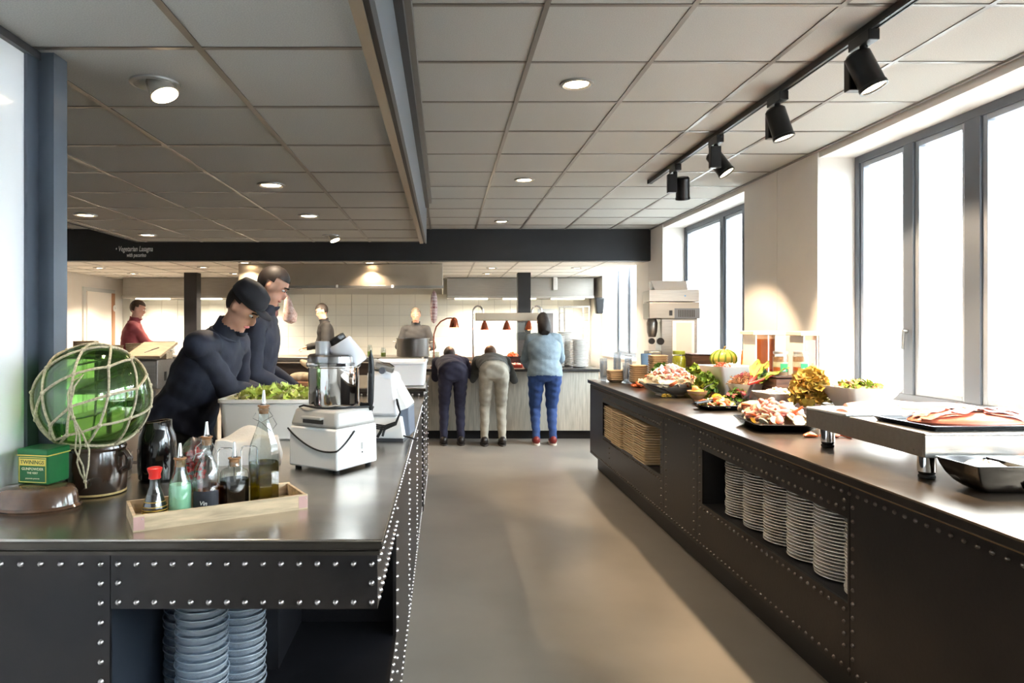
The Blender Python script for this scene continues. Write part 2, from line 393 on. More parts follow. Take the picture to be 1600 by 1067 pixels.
for i, (x, y) in enumerate(((-5.2,10.3),(-3.6,10.2),(.72,10.3),(2.0,10.3),(.72,11.4),(-3.5,11.4),(-5.2,11.4))):
    downlight((x,y,ZK), KL[i], 90, group='kitchen ceiling downlights')  # these downlights are added to brighten the kitchen
for (x, lab) in ((-1.03,'kitchen ceiling downlight grazing the middle of the big hood front'),(-2.76,'kitchen ceiling downlight grazing the hood front behind the tall chef')):
    downlight((x,9.44,ZK), lab, 60, group='kitchen ceiling downlights')
# black track with four spotlights
XT = 1.83
M_track = mat('black_track', (20,20,22), .32, .3)
tr = thing('lighting_track', 'black ceiling track running along above the buffet', 'lighting track', (XT,0,ZC))
MB().b(-.018,.018,.4,6.08,-.034,-.004).build('rail', M_track, tr, False, bevel=.003)
for s in (-1,1): MB().b(s*.012-.003,s*.012+.003,.4,6.08,-.038,-.033).build('rail_lip', M_track, tr, False)
MB().b(-.021,.021,6.06,6.085,-.037,-.003).build('end_cap', M_blackp, tr, False)
def track_spot(y, aim, off, box, label, energy=95):
    """aim = direction the head points, off = head centre below the adapter, box = centre of the driver box"""
    t = thing('track_spotlight', label, 'spotlight', (XT,y,ZC-.038), 0, 'track spotlights above the buffet')
    MB().b(-.024,.024,-.075,.075,-.045,.004).build('adapter', M_track, t, False, bevel=.003)
    MB().cyl((0,0,-.04),(0,0,-.085),.016).build('swivel', M_track, t)
    bx, by, bz = box
    MB().b(bx-.035,bx+.035,by-.022,by+.022,bz-.075,bz+.07).build('driver_box', M_track, t, False, bevel=.004)
    q = Vector(aim).normalized().to_track_quat('-Z','Y').to_matrix().to_4x4()
    R = T(*off)@q
    MB().lathe([(0,.088),(.042,.088),(.052,.076),(.054,-.072),(.057,-.074),(.057,-.09),(.05,-.09),(.047,-.078)],28,R).build('lamp_head', M_track, t)
    MB().lathe([(0,-.082),(.049,-.082),(.049,-.079),(0,-.079)],24,R).build('bulb', M_lamp, t)
    spot('lamp_light', t, R@Vector((0,0,-.1)), energy, 90, R.to_euler(), size=.03, blend=.35, col=(1,.74,.48))
    return t
track_spot(2.98, (.34,-.22,-1), (.0,-.01,-.155), (-.01,.05,-.15), 'black track spotlight nearest the viewer above the fish chiller')
track_spot(3.75, (.26,-.12,-1), (.005,-.01,-.155), (.0,.05,-.15), 'black track spotlight second from the viewer')
track_spot(4.60, (.55,-.35,-1), (.035,.03,-.16), (-.02,-.035,-.135), 'black track spotlight third from the viewer, its bulb turned outward')
track_spot(5.41, (.12,.35,-1), (.07,.03,-.165), (-.03,-.01,-.135), 'black track spotlight at the far end of the track')
# ------------------------------------------------------------------ riveted counters
CAM = Vector((0,0,1.45))
def rivet_mesh(n, m):
    R = {'-y': RX(PI/2), '+x': RY(PI/2), '-x': RY(-PI/2), '+y': RX(-PI/2)}[n]
    r = .0074
    return MB().lathe([(r*1.12,0),(r*1.0,.0025),(r*.72,.0058),(r*.35,.0075),(0,.008)],8,R).mesh('rivet', m, True, 80)
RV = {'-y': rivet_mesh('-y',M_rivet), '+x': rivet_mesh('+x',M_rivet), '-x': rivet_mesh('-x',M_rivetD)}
RVsrc = {}
def rivets(parent, pts, limit=290):
    """pts: [(x,y,z,normal)]; the ones that show largest are pieces of their own, the rest one part"""
    pts = sorted(pts, key=lambda p: (Vector(p[:3])-CAM).length)
    for (x,y,z,n) in pts[:limit]: link('rivet', RV[n], parent, (x,y,z))
    rest = pts[limit:]
    if rest:
        mb = MB()
        for (x,y,z,n) in rest:
            me = RV[n]; mb.add([tuple(v.co+Vector((x,y,z))) for v in me.vertices], [tuple(p.vertices) for p in me.polygons])
        tag(mb.build('far_rivets', RV[rest[0][3]].materials[0], parent, True, angle=80), kind='stuff')
def row(a, b2, step):
    n = max(1, round(abs(b2-a)/step)); return [a+(b2-a)*i/n for i in range(n+1)]

# --- right: the buffet counter
XF, YR0, YR1, ZT = 1.5, .35, 7.02, .905
rc = thing('buffet_counter', 'long black riveted steel counter under the windows carrying the buffet', 'counter')
zb, zt = .155, .856
def panel(mb, y0, y1, hole=None, x=XF):
    if not hole: mb.b(x,x+.012,y0,y1,zb,zt); return
    a, b2, z0, z1 = hole
    mb.b(x,x+.012,y0,a,zb,zt); mb.b(x,x+.012,b2,y1,zb,zt); mb.b(x,x+.012,a,b2,zb,z0); mb.b(x,x+.012,a,b2,z1,zt)
H1 = (4.74,6.46,.42,.735); H2 = (2.54,3.97,.42,.735)
for (y0,y1,h) in ((4.672,YR1,H1),(4.052,4.668,None),(2.527,4.048,H2),(1.0,2.523,None),(YR0,.996,None)):
    m = MB(); panel(m, y0, y1, h); m.build('side_panel', M_black, rc, False)
MB().b(XF+.012,2.7,YR1-.012,YR1,zb,zt).build('end_panel', M_black, rc, False)
MB().b(XF+.012,2.7,YR0,YR0+.012,zb,zt).build('end_panel', M_black, rc, False)
MB().b(2.69,2.7,YR0,YR1,0,zt).build('rear_panel', M_black, rc, False)
MB().b(1.565,2.68,YR0+.05,YR1-.06,0,zb).build('plinth', mat('dark_plinth', (40,38,37), .45, .3), rc, False)
M_dark = mat('dark_compartment', (26,26,29), .55)
for h in (H1,H2):
    a, b2, z0, z1 = h; a -= .11; m = MB()
    m.b(XF+.012,2.1,a-.02,b2+.02,z0-.02,z0); m.b(XF+.012,2.1,a-.02,b2+.02,z1+.012,z1+.03)
    m.b(XF+.012,2.1,a-.02,a,z0,z1+.012); m.b(XF+.012,2.1,b2,b2+.02,z0,z1+.012); m.b(2.09,2.1,a,b2,z0,z1+.012)
    m.build('compartment', M_dark, rc, False)
MB().b(1.505,2.74,YR0+.02,YR1,.856,.870).build('top_step', M_brass, rc, False)
MB().b(1.478,2.745,YR0,YR1+.02,.870,.8985).build('top_edge', M_blackE, rc, False, bevel=.003)
MB().b(1.476,2.745,YR0,YR1+.022,.8985,ZT).build('worktop', M_topR, rc, False, bevel=.002)
P = []
for y in row(.4,6.98,.0505): P.append((XF,y,.832,'-x')); P.append((XF,y,.180,'-x'))
for (a,b2) in ((4.74,6.42),(2.56,3.99)):
    for y in row(a,b2,.0505): P.append((XF,y,.768,'-x')); P.append((XF,y,.392,'-x'))
for y in (4.72,4.615,4.10,4.005,2.505):
    for z in row(.228,.785,.051): P.append((XF,y,z,'-x'))
for y in (2.56,6.20):
    for z in (.30,.255,.345,.80): P.append((XF,y,z,'-x'))
rivets(rc, P)

# --- left: the L-shaped corner counter (front leg + aisle leg)
YFc, XR = 1.76, -.172
lc = thing('corner_counter', 'black riveted steel corner counter with a worn steel worktop', 'counter')
z0, z1 = 0, .862
MB().b(-2.0,-.862,YFc,YFc+.012,z0,z1).build('front_panel', M_black, lc, False)
MB().b(-.859,XR,YFc,YFc+.012,.722,z1).build('apron', M_black, lc, False)
MB().b(XR-.012,XR,YFc+.012,2.45,.722,z1).build('side_apron', M_black, lc, False)
MB().b(XR-.012,XR,2.45,5.33,z0,z1).build('side_panel', M_black, lc, False)
MB().b(XR-.012,XR,YFc,2.45,0,.34).build('side_panel', M_black, lc, False)
MB().b(-.859,XR-.012,YFc,YFc+.012,0,.34).build('front_panel', M_black, lc, False)
M_shelf = mat('black_shelf', (27,27,31), .38, .4, noise=(3,.2))
MB().b(-.859,XR-.012,YFc+.012,2.57,.325,.34).build('shelf', M_shelf, lc, False)
MB().b(-.875,-.862,YFc+.012,2.57,.0,z1).build('compartment_side', mat('blue_lit_side', (44,50,60), .5, .3), lc, False)  # bluish light on this inner wall put into its colour
MB().b(-.862,XR-.012,2.57,2.582,.0,z1).build('compartment_back', M_shelf, lc, False)
MB().b(-.862,-.537,2.21,2.57,.34,z1-.002).build('partition_box', M_shelf, lc, False)
MB().b(-2.0,-.875,2.50,2.512,0,z1).build('rear_panel', M_black, lc, False)
MB().b(-1.05,-1.038,2.512,5.33,0,z1).build('inner_panel', M_black, lc, False)
MB().b(-1.04,XR,5.318,5.33,0,z1).build('end_panel', M_black, lc, False)
def ell_poly(o):   # footprint of the L
    return [(-2.02,YFc-o),(XR+o,YFc-o),(XR+o,5.34),(-1.06,5.34),(-1.06,2.53),(-2.02,2.53)]
MB().prism(ell_poly(.006),.862,.872).build('top_step', M_blackE, lc, False)
MB().prism(ell_poly(.004),.872,.899).build('top_edge', M_blackE, lc, False, bevel=.003)
MB().prism(ell_poly(.014),.8785,.899).build('top_lip', M_blackE, lc, False, bevel=.004)
MB().prism(ell_poly(.015),.8991,.9055).build('worktop', M_top, lc, False, bevel=.002)
P = []
yf = YFc
for x in row(-1.97,-.885,.0505): P.append((x,yf,.838,'-y'))
for z in row(.838-.0505,.03,.0505): P.append((-.885,yf,z,'-y'))
for x in row(-.84,-.187,.0467): P += [(x,yf,.838,'-y'),(x,yf,.739,'-y')]
P += [(-.84,yf,.789,'-y'),(-.187,yf,.789,'-y')]
for y in row(1.785,5.3,.05): P.append((XR,y,.838,'+x'))
for y in row(1.785,2.42,.05): P.append((XR,y,.742,'+x'))
P += [(XR,1.785,.79,'+x')]
for y in (2.475,3.3,3.38,4.25,4.33,5.28):
    for z in row(.79,.05,.0505): P.append((XR,y,z,'+x'))
for y in row(1.8,5.28,.05): P.append((XR,y,.05,'+x'))
for y in row(1.8,2.45,.05): P.append((XR,y,.31,'+x'))
rivets(lc, P)

# --- raised far unit of the left counter
fu = thing('raised_counter', 'raised black riveted counter unit holding the bread board', 'counter')
MB().b(-1.75,-.162,5.36,5.372,0,.94).build('front_panel', M_black, fu, False)
MB().b(-.174,-.162,5.372,6.7,0,.94).build('side_panel', M_black, fu, False)
MB().b(-1.75,-1.738,5.372,6.7,0,.94).build('side_panel', M_black, fu, False)
MB().b(-1.738,-.174,6.688,6.7,0,.94).build('rear_panel', M_black, fu, False)
MB().b(-1.77,-.145,5.345,6.72,.94,.962).build('top_edge', M_blackE, fu, False, bevel=.003)
MB().b(-1.77,-.145,5.344,6.72,.9621,.970).build('worktop', M_top, fu, False)
P = []
for y in row(5.39,6.68,.05): P += [(-.162,y,.915,'+x'),(-.162,y,.05,'+x')]
for y in (5.39,6.0,6.08,6.68):
    for z in row(.865,.1,.05): P.append((-.162,y,z,'+x'))
for x in row(-1.7,-.2,.05): P.append((x,5.36,.915,'-y'))
rivets(fu, P, 120)

# --- serving counter in front of the kitchen
M_lam = mat('pale_grey_oak_laminate', (190,184,170), .5, noise=(3,.16), stretch=(14,14,1.2))
sc_ = thing('serving_counter', 'pale oak laminate serving counter with a dark top below the heat lamps', 'counter')
xs = [-.62,.03,.68,1.33,1.98]
for i in range(4): MB().b(xs[i]+.0015,xs[i+1]-.0015,8.76,8.78,.115,.872).build('front_panel', M_lam, sc_, False)
MB().b(-.62,1.98,8.78,9.7,.115,.872).build('carcass', mat('counter_carcass', (120,112,102), .6), sc_, False)
MB().b(-.58,1.94,8.84,9.65,0,.115).build('plinth', mat('black_plinth', (22,22,26), .5), sc_, False)
MB().b(-.64,2.0,8.735,9.72,.872,.905).build('worktop', mat('dark_stone_top', (62,60,60), .3, noise=(20,.2)), sc_, False, bevel=.003)
# ------------------------------------------------------------------ things on the corner counter
ZTL = .9056
M_glaze = mat('brown_glaze', (112,78,54), .16, noise=(9,.35), coat=.5, bump=(14,.05))
M_crock = mat('dark_brown_glaze', (70,50,38), .14, noise=(8,.4), coat=.6)
# brown ceramic lid
t = thing('ceramic_lid', 'low brown glazed ceramic lid lying under the green tea tin', 'lid', (-1.222,2.05,ZTL), .0)
MB().lathe([(.135,0),(.139,.008),(.134,.018),(.128,.05),(.118,.062),(.10,.068),(.03,.072),(0,.072)],40,None,.885,.65).build('dome', M_glaze, t, fix=True)
MB().lathe([(.139,.004),(.145,.009),(.139,.016)],40,None,.885,.65).build('rim', M_glaze, t)
# tea tin
t = thing('tea_tin', 'small green and gold tea tin standing on the brown lid', 'tin', (-1.222,2.085,ZTL+.0722), -.18)
M_tin = mat('green_tin', (26,104,54), .3, .3, noise=(5,.2)); M_gold = mat('tin_gold', (214,190,92), .3, .5); M_cream = mat('tin_cream', (232,226,186), .4)
MB().b(-.052,.052,-.045,.045,0,.088).build('body', M_tin, t, False, bevel=.004)
MB().b(-.0535,.0535,-.0465,.0465,.086,.106).build('lid', M_tin, t, False, bevel=.004)
MB().b(-.054,.054,-.047,.047,.085,.088).build('lid_line', M_gold, t, False)
MB().b(-.043,.043,-.0465,-.0445,.056,.076).build('name_band', M_gold, t, False)
fr = MB()
for (x0,x1,z0,z1) in ((-.046,-.044,.006,.080),(.044,.046,.006,.080),(-.046,.046,.006,.008),(-.046,.046,.079,.081)): fr.b(x0,x1,-.0462,-.0445,z0,z1)
fr.build('border', M_gold, t, False)
text_part('name_lettering', 'TWININGS', .0165, mat('dark_green_print', (18,60,34), .5), t, T(0,-.0468,.066)@FACE_CAM)
text_part('lettering', 'GUNPOWDER', .0115, M_cream, t, T(0,-.0458,.046)@FACE_CAM)
text_part('lettering', 'THE VERT', .0085, M_cream, t, T(0,-.0458,.034)@FACE_CAM)
text_part('lettering', 'gunpowder green tea', .0055, M_cream, t, T(0,-.0458,.018)@FACE_CAM)
# brown crock
t = thing('stoneware_crock', 'dark brown stoneware crock with a handle below the glass float', 'crock', (-1.142,2.245,ZTL))
MB().lathe([(.0,0),(.084,0),(.089,.006),(.093,.06),(.092,.12),(.087,.142),(.091,.150),(.089,.157),(.081,.155),(.082,.06),(.078,.012),(0,.012)],40).build('pot', M_crock, t)
MB().lathe([(.085,.001),(.0905,.004),(.0895,.010),(.0875,.011)],40).build('foot_ring', mat('bare_clay', (188,160,106), .7), t)
MB().tube([(.086,-.02,.132),(.108,-.026,.140),(.122,-.03,.118),(.118,-.028,.09),(.09,-.022,.075)],[.012,.011,.011,.011,.012],10).build('handle', M_crock, t)
# green glass fishing float in a rope net
R0 = .173; FC = Vector((-1.152,2.245,1.2175))
t = thing('glass_float', 'big green glass fishing float in a knotted rope net', 'glass float', FC)
M_gr = thin_glass('green_glass', (196,230,182), .22)
gl = MB().ell((0,0,0), R0, 48, 32)
gl.build('glass_ball', M_gr, t)
MB().ell((0,0,0), R0-.007, 32, 20).build('inner_wall', thin_glass('green_glass_inner', (226,244,216), .3, .05), t)
M_rope = mat('hemp_rope', (206,192,160), .9, noise=(120,.25), bump=(300,.4))
tilt = Matrix.Rotation(.5,3,'Y')@Matrix.Rotation(-.55,3,'X')
rows = [(82,9),(52,9),(24,9),(-4,9),(-32,9),(-58,9),(-82,9)]
def nd(i, j):
    lat, n = rows[i]; random.seed(i*31+(j % n)*7)
    a = 2*PI*((j % n)+(.5 if i % 2 else 0))/n+random.uniform(-.07,.07); la = math.radians(lat+random.uniform(-4,4))
    return tilt@Vector((math.cos(la)*math.cos(a), math.cos(la)*math.sin(a), math.sin(la)))
net = MB(); kn = MB()
def arc(a, b2, r=.0042):
    p = []
    for k in range(7):
        q = a.lerp(b2, k/6).normalized(); p.append(q*(R0+.0035))
    net.tube(p, r, 6)
for i in range(len(rows)-1):
    for j in range(9):
        for dj in (0, (1 if i % 2 else -1)): arc(nd(i,j), nd(i+1,j+dj))
for i in range(1,len(rows)-1):
    for j in range(9):
        q = nd(i,j)*(R0+.004); kn.ell(q, .0075, 8, 6)
net.build('rope_net', M_rope, t); tag(kn.build('knots', M_rope, t), kind='stuff')
lp = MB()
def onball(x, z, e=.006): return (x, -math.sqrt(max(1e-5,(R0+e)**2-x*x-z*z)), z)
lp.tube([onball(.02,.065),onball(.045,.085),onball(.028,.05),onball(.022,.0),onball(.026,-.045),onball(.03,-.1),(.028,-.135,-.14),(.012,-.125,-.19),(.02,-.120,-.225),(.034,-.118,-.25)],.003,6)
lp.tube([onball(.02,.065),onball(.012,.03),onball(.014,-.02),onball(.027,-.045),onball(.022,-.1),(.012,-.135,-.15),(.03,-.125,-.20),(.034,-.118,-.25)],.003,6)
lp.tube([onball(.026,-.045),onball(.04,-.1),(.05,-.125,-.15),(.046,-.122,-.20),(.034,-.118,-.25),(.036,-.118,-.272)],.003,6)
lp.ell((.026,-.172,-.045),.007,8,6); lp.ell((.034,-.119,-.25),.006,8,6)
lp.build('rope_tail', M_rope, t)
# black jug
t = thing('black_jug', 'shiny black jug with a cut-away rim behind the soy sauce bottle', 'jug', (-1.025,2.44,ZTL))
pr = [(0,0),(.056,0),(.063,.006),(.067,.05),(.067,.11),(.062,.155),(.052,.178),(.05,.186),(.05,.206),(.046,.206),(.045,.18),(0,.17)]
jug = MB().lathe(pr, 40)
jug.v = [(x,y,z+(x*.12 if z>.185 else 0)) for (x,y,z) in jug.v]
jug.build('body', mat('black_gloss', (14,14,16), .07, coat=.6), t)
# steel pan with food
t = thing('steel_pan', 'small steel pan at the rear edge of the counter beside the black jug', 'pan', (-1.19,2.46,ZTL))
MB().lathe([(0,0),(.052,0),(.058,.006),(.06,.085),(.063,.088),(.06,.09),(.056,.085),(.055,.01),(0,.008)],28).build('pan', M_steel, t)
MB().lathe([(0,.058),(.0555,.056)],24).build('food', mat('orange_food', (214,150,70), .6, noise=(60,.4)), t)
# wooden tray
TX, TY, TA = -.6615, 2.004, math.radians(29.8)
t = thing('wooden_tray', 'long pale wooden tray holding the oil and vinegar bottles', 'tray', (TX,TY,ZTL), TA)
L, W, H, th_ = .478, .186, .043, .009
MB().b(-L/2,L/2,-W/2,W/2,0,.006).build('bottom', M_wood, t, False)
for s in (-1,1):
    MB().b(-L/2,L/2,s*W/2-(th_ if s>0 else 0),s*W/2+(th_ if s<0 else 0),.006,H).build('long_side', M_wood, t, False, bevel=.001)
    MB().b(s*L/2-(th_ if s>0 else 0),s*L/2+(th_ if s<0 else 0),-W/2+th_,W/2-th_,.006,H-.002).build('end_side', M_wood, t, False, bevel=.001)
M_pinkm = mat('faded_metal_plate', (188,150,142), .5, .2)
for x in (-L/2+.001, L/2-.028):
    MB().b(x,x+.027,-W/2-.0009,-W/2,.004,H-.004).build('corner_plate', M_pinkm, t, False)
    MB().lathe([(.002,0),(.0014,.0012),(0,.0015)],8,T(x+.022,-W/2-.0009,H-.011)@RX(PI/2)).build('nail', M_steel, t)
def tray(u, v=0, z=.0065): return (TX+u*math.cos(TA)-v*math.sin(TA), TY+u*math.sin(TA)+v*math.cos(TA), ZTL+z)
def bottle(name, label, loc, prof, liquid=None, lmat=None, gmat=None, cork_z=None, cork_r=.010, tip=None, seg=28):
    t = thing(name, label, 'bottle', loc, 0, 'bottles in the wooden tray')
    MB().lathe(prof, seg).build('glass', gmat or M_glass, t)
    if liquid: MB().lathe(liquid, seg).build('liquid', lmat, t, fix=True)
    if cork_z: MB().lathe([(cork_r*.92,cork_z-.012),(cork_r,cork_z),(cork_r,cork_z+.008),(cork_r*1.25,cork_z+.010),(cork_r*1.25,cork_z+.013),(0,cork_z+.013)],16).build('cork', M_cork, t)
    if tip:
        a, b2 = tip; MB().lathe([(.0105,a),(.0105,a+.003),(.0075,a+.006),(.006,a+.02),(.0035,b2),(.0022,b2)],14).build('pourer', M_chrome, t)
    return t
t = bottle('soy_sauce_bottle', 'small soy sauce bottle with a red cap in the wooden tray', tray(-.173,.01),
  [(0,0),(.032,0),(.035,.006),(.033,.03),(.021,.07),(.0145,.088),(.0135,.112)],
  [(0,.002),(.030,.002),(.033,.007),(.031,.03),(.0205,.066),(0,.067)], mat('soy_sauce', (20,10,8), .1))
MB().lathe([(.0135,.108),(.0165,.110),(.0155,.122),(.020,.134),(.0205,.139),(.017,.141),(0,.141)],24).build('cap', mat('red_cap', (206,34,26), .3), t)
M_golds = mat('gold_print', (214,178,84), .4, .4)
for k, z in enumerate((.012,.018,.024,.033,.046)):
    rr = .0355 if z < .03 else (.0335 if z < .04 else .0290)
    MB().lathe([(rr,z),(rr+.0003,z+.001),(rr,z+.002)],28,cap=False).build('gold_line', M_golds, t)
bottle('green_bottle', 'pale green liquid bottle with a metal pourer in the wooden tray', tray(-.107,.0),
  [(0,0),(.030,0),(.032,.006),(.032,.075),(.028,.098),(.0185,.125),(.0160,.15),(.0165,.157)],
  [(0,.003),(.0285,.003),(.0305,.008),(.0305,.074),(.0285,.088),(0,.089)], mat('pale_green_liquid', (186,232,204), .3),
  thin_glass('greenish_glass', (224,240,230), .3), .150, .0145, (.163,.205))
t = bottle('vinegar_bottle', 'clear swing-top bottle with a black chalk label half full of vinegar', tray(-.035,-.005),
  [(0,0),(.036,0),(.040,.006),(.040,.10),(.034,.128),(.02,.155),(.0155,.175),(.0145,.20),(.017,.205),(.017,.211)],
  [(0,.004),(.036,.004),(.0385,.008),(.0385,.077),(0,.077)], thin_glass('amber_liquid', (205,140,60), .2), None, .206, .0135, (.219,.262))
lb = MB(); n = 14; vs = []; fs = []
for k in range(n+1):
    a = -PI/2+.25+(k/n-.5)*2.0
    vs += [(.0408*math.cos(a),.0408*math.sin(a),.008),(.0408*math.cos(a),.0408*math.sin(a),.068)]
for k in range(n): fs.append((2*k,2*k+2,2*k+3,2*k+1))
lb.add(vs,fs).build('label', mat('chalkboard_label', (28,30,38), .6), t)
text_part('lettering', 'Vin', .017, M_chalk, t, T(.004,-.0412,.034)@FACE_CAM, shear=.2)
ws = MB(); ws.tube([(.017,0,.2),(.03,-.01,.178),(.026,-.018,.165),(.0,-.022,.178),(-.026,-.018,.17),(-.034,-.014,.152)],.0013,6); ws.tube([(-.017,0,.2),(-.03,-.004,.188),(-.028,-.012,.172)],.0013,6)
ws.build('swing_wire', M_steel, t)
bottle('dark_vinegar_bottle', 'squat clear bottle filled with nearly black vinegar in the wooden tray', tray(.045,.0),
  [(0,0),(.038,0),(.042,.006),(.042,.095),(.038,.112),(.02,.122),(.0165,.128),(.0165,.138)],
  [(0,.004),(.038,.004),(.0405,.008),(.0405,.086),(0,.086)], mat('dark_vinegar', (16,12,12), .12), None, .136, .015, (.148,.195))
t = bottle('olive_oil_bottle', 'tall clear bottle half full of golden olive oil in the wooden tray', tray(.132,.0),
  [(0,0),(.042,0),(.046,.006),(.046,.150),(.041,.182),(.026,.222),(.016,.250),(.0145,.278),(.0175,.283),(.0175,.290)],
  [(0,.004),(.042,.004),(.0445,.008),(.0445,.128),(0,.128)], thin_glass('olive_oil', (176,164,30), .2), None, .286, .0145, (.298,.345), 8)
ws = MB(); ws.tube([(.0175,0,.28),(.03,-.01,.268),(.0,-.026,.25),(-.028,-.016,.262),(-.02,-.012,.278)],.0014,6); ws.tube([(.0,-.026,.25),(.03,-.03,.225),(.044,-.02,.245),(.03,-.008,.262)],.0014,6)
ws.build('swing_wire', M_steel, t)
# wire cruet carriers with square loops
for (u, lab) in ((.035,'thin steel wire loop handle behind the dark vinegar bottle'),(.105,'thin steel wire loop handle behind the olive oil bottle')):
    q = tray(u,.068)
    t = thing('wire_rack', lab, 'wire rack', q, TA-.5)
    MB().tube([(-.025,0,0),(-.025,0,.155),(-.022,0,.163),(-.015,0,.167),(.015,0,.167),(.022,0,.163),(.025,0,.155),(.025,0,0)],.0022,8).build('loop', M_chrome, t)
    MB().tube([(-.025,0,.003),(-.025,.025,.003),(.025,.025,.003),(.025,0,.003)],.0022,8).build('base_wire', M_chrome, t)
# berries in film
t = thing('berry_cup', 'clear cup of red berries covered with plastic film', 'cup', (-.86,2.36,ZTL))
MB().lathe([(0,0),(.035,0),(.040,.09),(.044,.092)],24).build('cup', M_glass, t)
bb = MB(); random.seed(3)
for k in range(70):
    a, r = random.uniform(0,6.28), .033*math.sqrt(random.random()); bb.ell((r*math.cos(a),r*math.sin(a),random.uniform(.02,.135-r*.9)),.0075,8,6)
bb.build('berries', mat('red_berry', (178,24,30), .25, coat=.3), t)
fm = MB().lathe([(.046,.085),(.05,.10),(.046,.125),(.034,.145),(.016,.158),(0,.15)],20)
random.seed(5); fm.v = [(x*random.uniform(.85,1.1),y*random.uniform(.85,1.1),z+random.uniform(-.006,.006)) for x,y,z in fm.v]
fm.build('plastic_film', thin_glass('plastic_film', (240,236,234), .5, .2), t)
# folded white cloth
t = MB()
n = 14
def cloth(u, v): return .075+.045*math.sin(u*3.0)*math.sin(v*2.6)+.012*math.sin(u*9+v*5)+.008*math.sin(v*13)
g = [[((i/n-.5)*.27, (j/n-.5)*.2, max(.004, (cloth(i/n,j/n) if 0<i<n and 0<j<n else .012))) for j in range(n+1)] for i in range(n+1)]
vs = [p for r in g for p in r]; fs = [(i*(n+1)+j,(i+1)*(n+1)+j,(i+1)*(n+1)+j+1,i*(n+1)+j+1) for i in range(n) for j in range(n)]
k = len(vs); vs += [(x,y,0) for x,y,z in vs]
fs += [tuple(k+q for q in reversed(f)) for f in fs[:n*n]]
ed = [i*(n+1) for i in range(n+1)]+[n*(n+1)+j for j in range(1,n+1)]+[i*(n+1)+n for i in range(n-1,-1,-1)]+[j for j in range(n-1,0,-1)]
fs += [(ed[q],k+ed[q],k+ed[(q+1)%len(ed)],ed[(q+1)%len(ed)]) for q in range(len(ed))]
o = t.add(vs,fs).build('folded_cloth', mat('white_cotton', (226,222,216), .9, bump=(90,.15)), None, True, (-.80,2.78,ZTL), .2, angle=60, fix=True)
tag(o, 'crumpled white cloth lying between the bottles and the lettuce tub', 'cloth')
# lettuce tub
def tub(name, label, loc, sx, sy, h, rotz=0, m=None, cat='tub'):
    t = thing(name, label, cat, loc, rotz)
    def rr(a, b2, r, n=5):
        p = []
        for (cx,cy,s0) in ((a-r,b2-r,0),(-a+r,b2-r,1),(-a+r,-b2+r,2),(a-r,-b2+r,3)):
            for k in range(n): q = PI/2*(s0+k/(n-1)); p.append((cx+r*math.cos(q),cy+r*math.sin(q)))
        return p
    rings = [(rr(sx*.44,sy*.44,.03),0),(rr(sx*.455,sy*.455,.035),.006),(rr(sx*.485,sy*.485,.035),h-.022),(rr(sx*.487,sy*.487,.035),h-.018),(rr(sx*.5,sy*.5,.035),h-.016),(rr(sx*.5,sy*.5,.035),h),(rr(sx*.475,sy*.475,.03),h),(rr(sx*.445,sy*.445,.03),.01)]
    mb = MB(); vs = []; fs = []; n = len(rings[0][0])
    for (p, z) in rings: vs += [(x,y,z) for x,y in p]
    for i in range(len(rings)-1): fs += [(i*n+k,i*n+(k+1)%n,(i+1)*n+(k+1)%n,(i+1)*n+k) for k in range(n)]
    fs += [tuple(reversed(range(n))), tuple((len(rings)-1)*n+k for k in range(n))]
    mb.add(vs,fs).build('shell', m or M_tub, t, True)
    return t
M_tub = mat('milky_plastic', (238,236,230), .4)
def leaves(name, m, parent, n, spread, size, z0, seed=1, curl=.5, lift=.6, dome=.0):
    """a loose pile of ruffled leaves, each a small curled sheet"""
    random.seed(seed); mb = MB()
    for q in range(n):
        a = random.uniform(0,2*PI); r = math.sqrt(random.random())
        cx, cy = spread[0]*r*math.cos(a), spread[1]*r*math.sin(a); s = size*random.uniform(.6,1.25)
        cz = z0+dome*(1-r*r)+random.uniform(-.25,.35)*size
        M = T(cx,cy,cz)@Euler((random.uniform(-lift,lift),random.uniform(-lift,lift),random.uniform(0,6.28))).to_matrix().to_4x4()
        vs = []; ph = random.uniform(0,6)
        for i in range(5):
            for j in range(5):
                u, v = i/4-.5, j/4-.5; e = max(abs(u),abs(v))*2
                w = s*(1-.35*abs(v)*2)
                vs.append((u*w, v*s*1.3, s*(curl*(u*u+v*v)*1.1+.16*e*math.sin(9*u+7*v+ph)+.10*e*math.sin(17*(u-v)+ph))))
        mb.add(vs,[(i*5+j,(i+1)*5+j,(i+1)*5+j+1,i*5+j+1) for i in range(4) for j in range(4)],M)
    return tag(mb.build(name, m, parent, True, angle=180), kind='stuff')
M_let  = mat('pale_lettuce', (222,222,130), .55, noise=(14,.3), col2=(160,192,72))
M_letW = mat('lettuce_heart', (232,228,176), .55, noise=(14,.2))
t = tub('lettuce_tub', 'big milky plastic tub of cut lettuce beside the food processor', (-.845,3.47,ZTL), .485,.44,.195)
leaves('lettuce', M_let, t, 150, (.2,.18), .055, .175, 2, dome=.035); leaves('lettuce_hearts', M_letW, t, 70, (.2,.18), .045, .18, 3, dome=.035)
tub('white_tub', 'empty white plastic tub on the raised counter end', (-.36,5.76,.9701), .43,.6,.195, m=mat('white_tub', (236,236,238), .4, sss=.1))
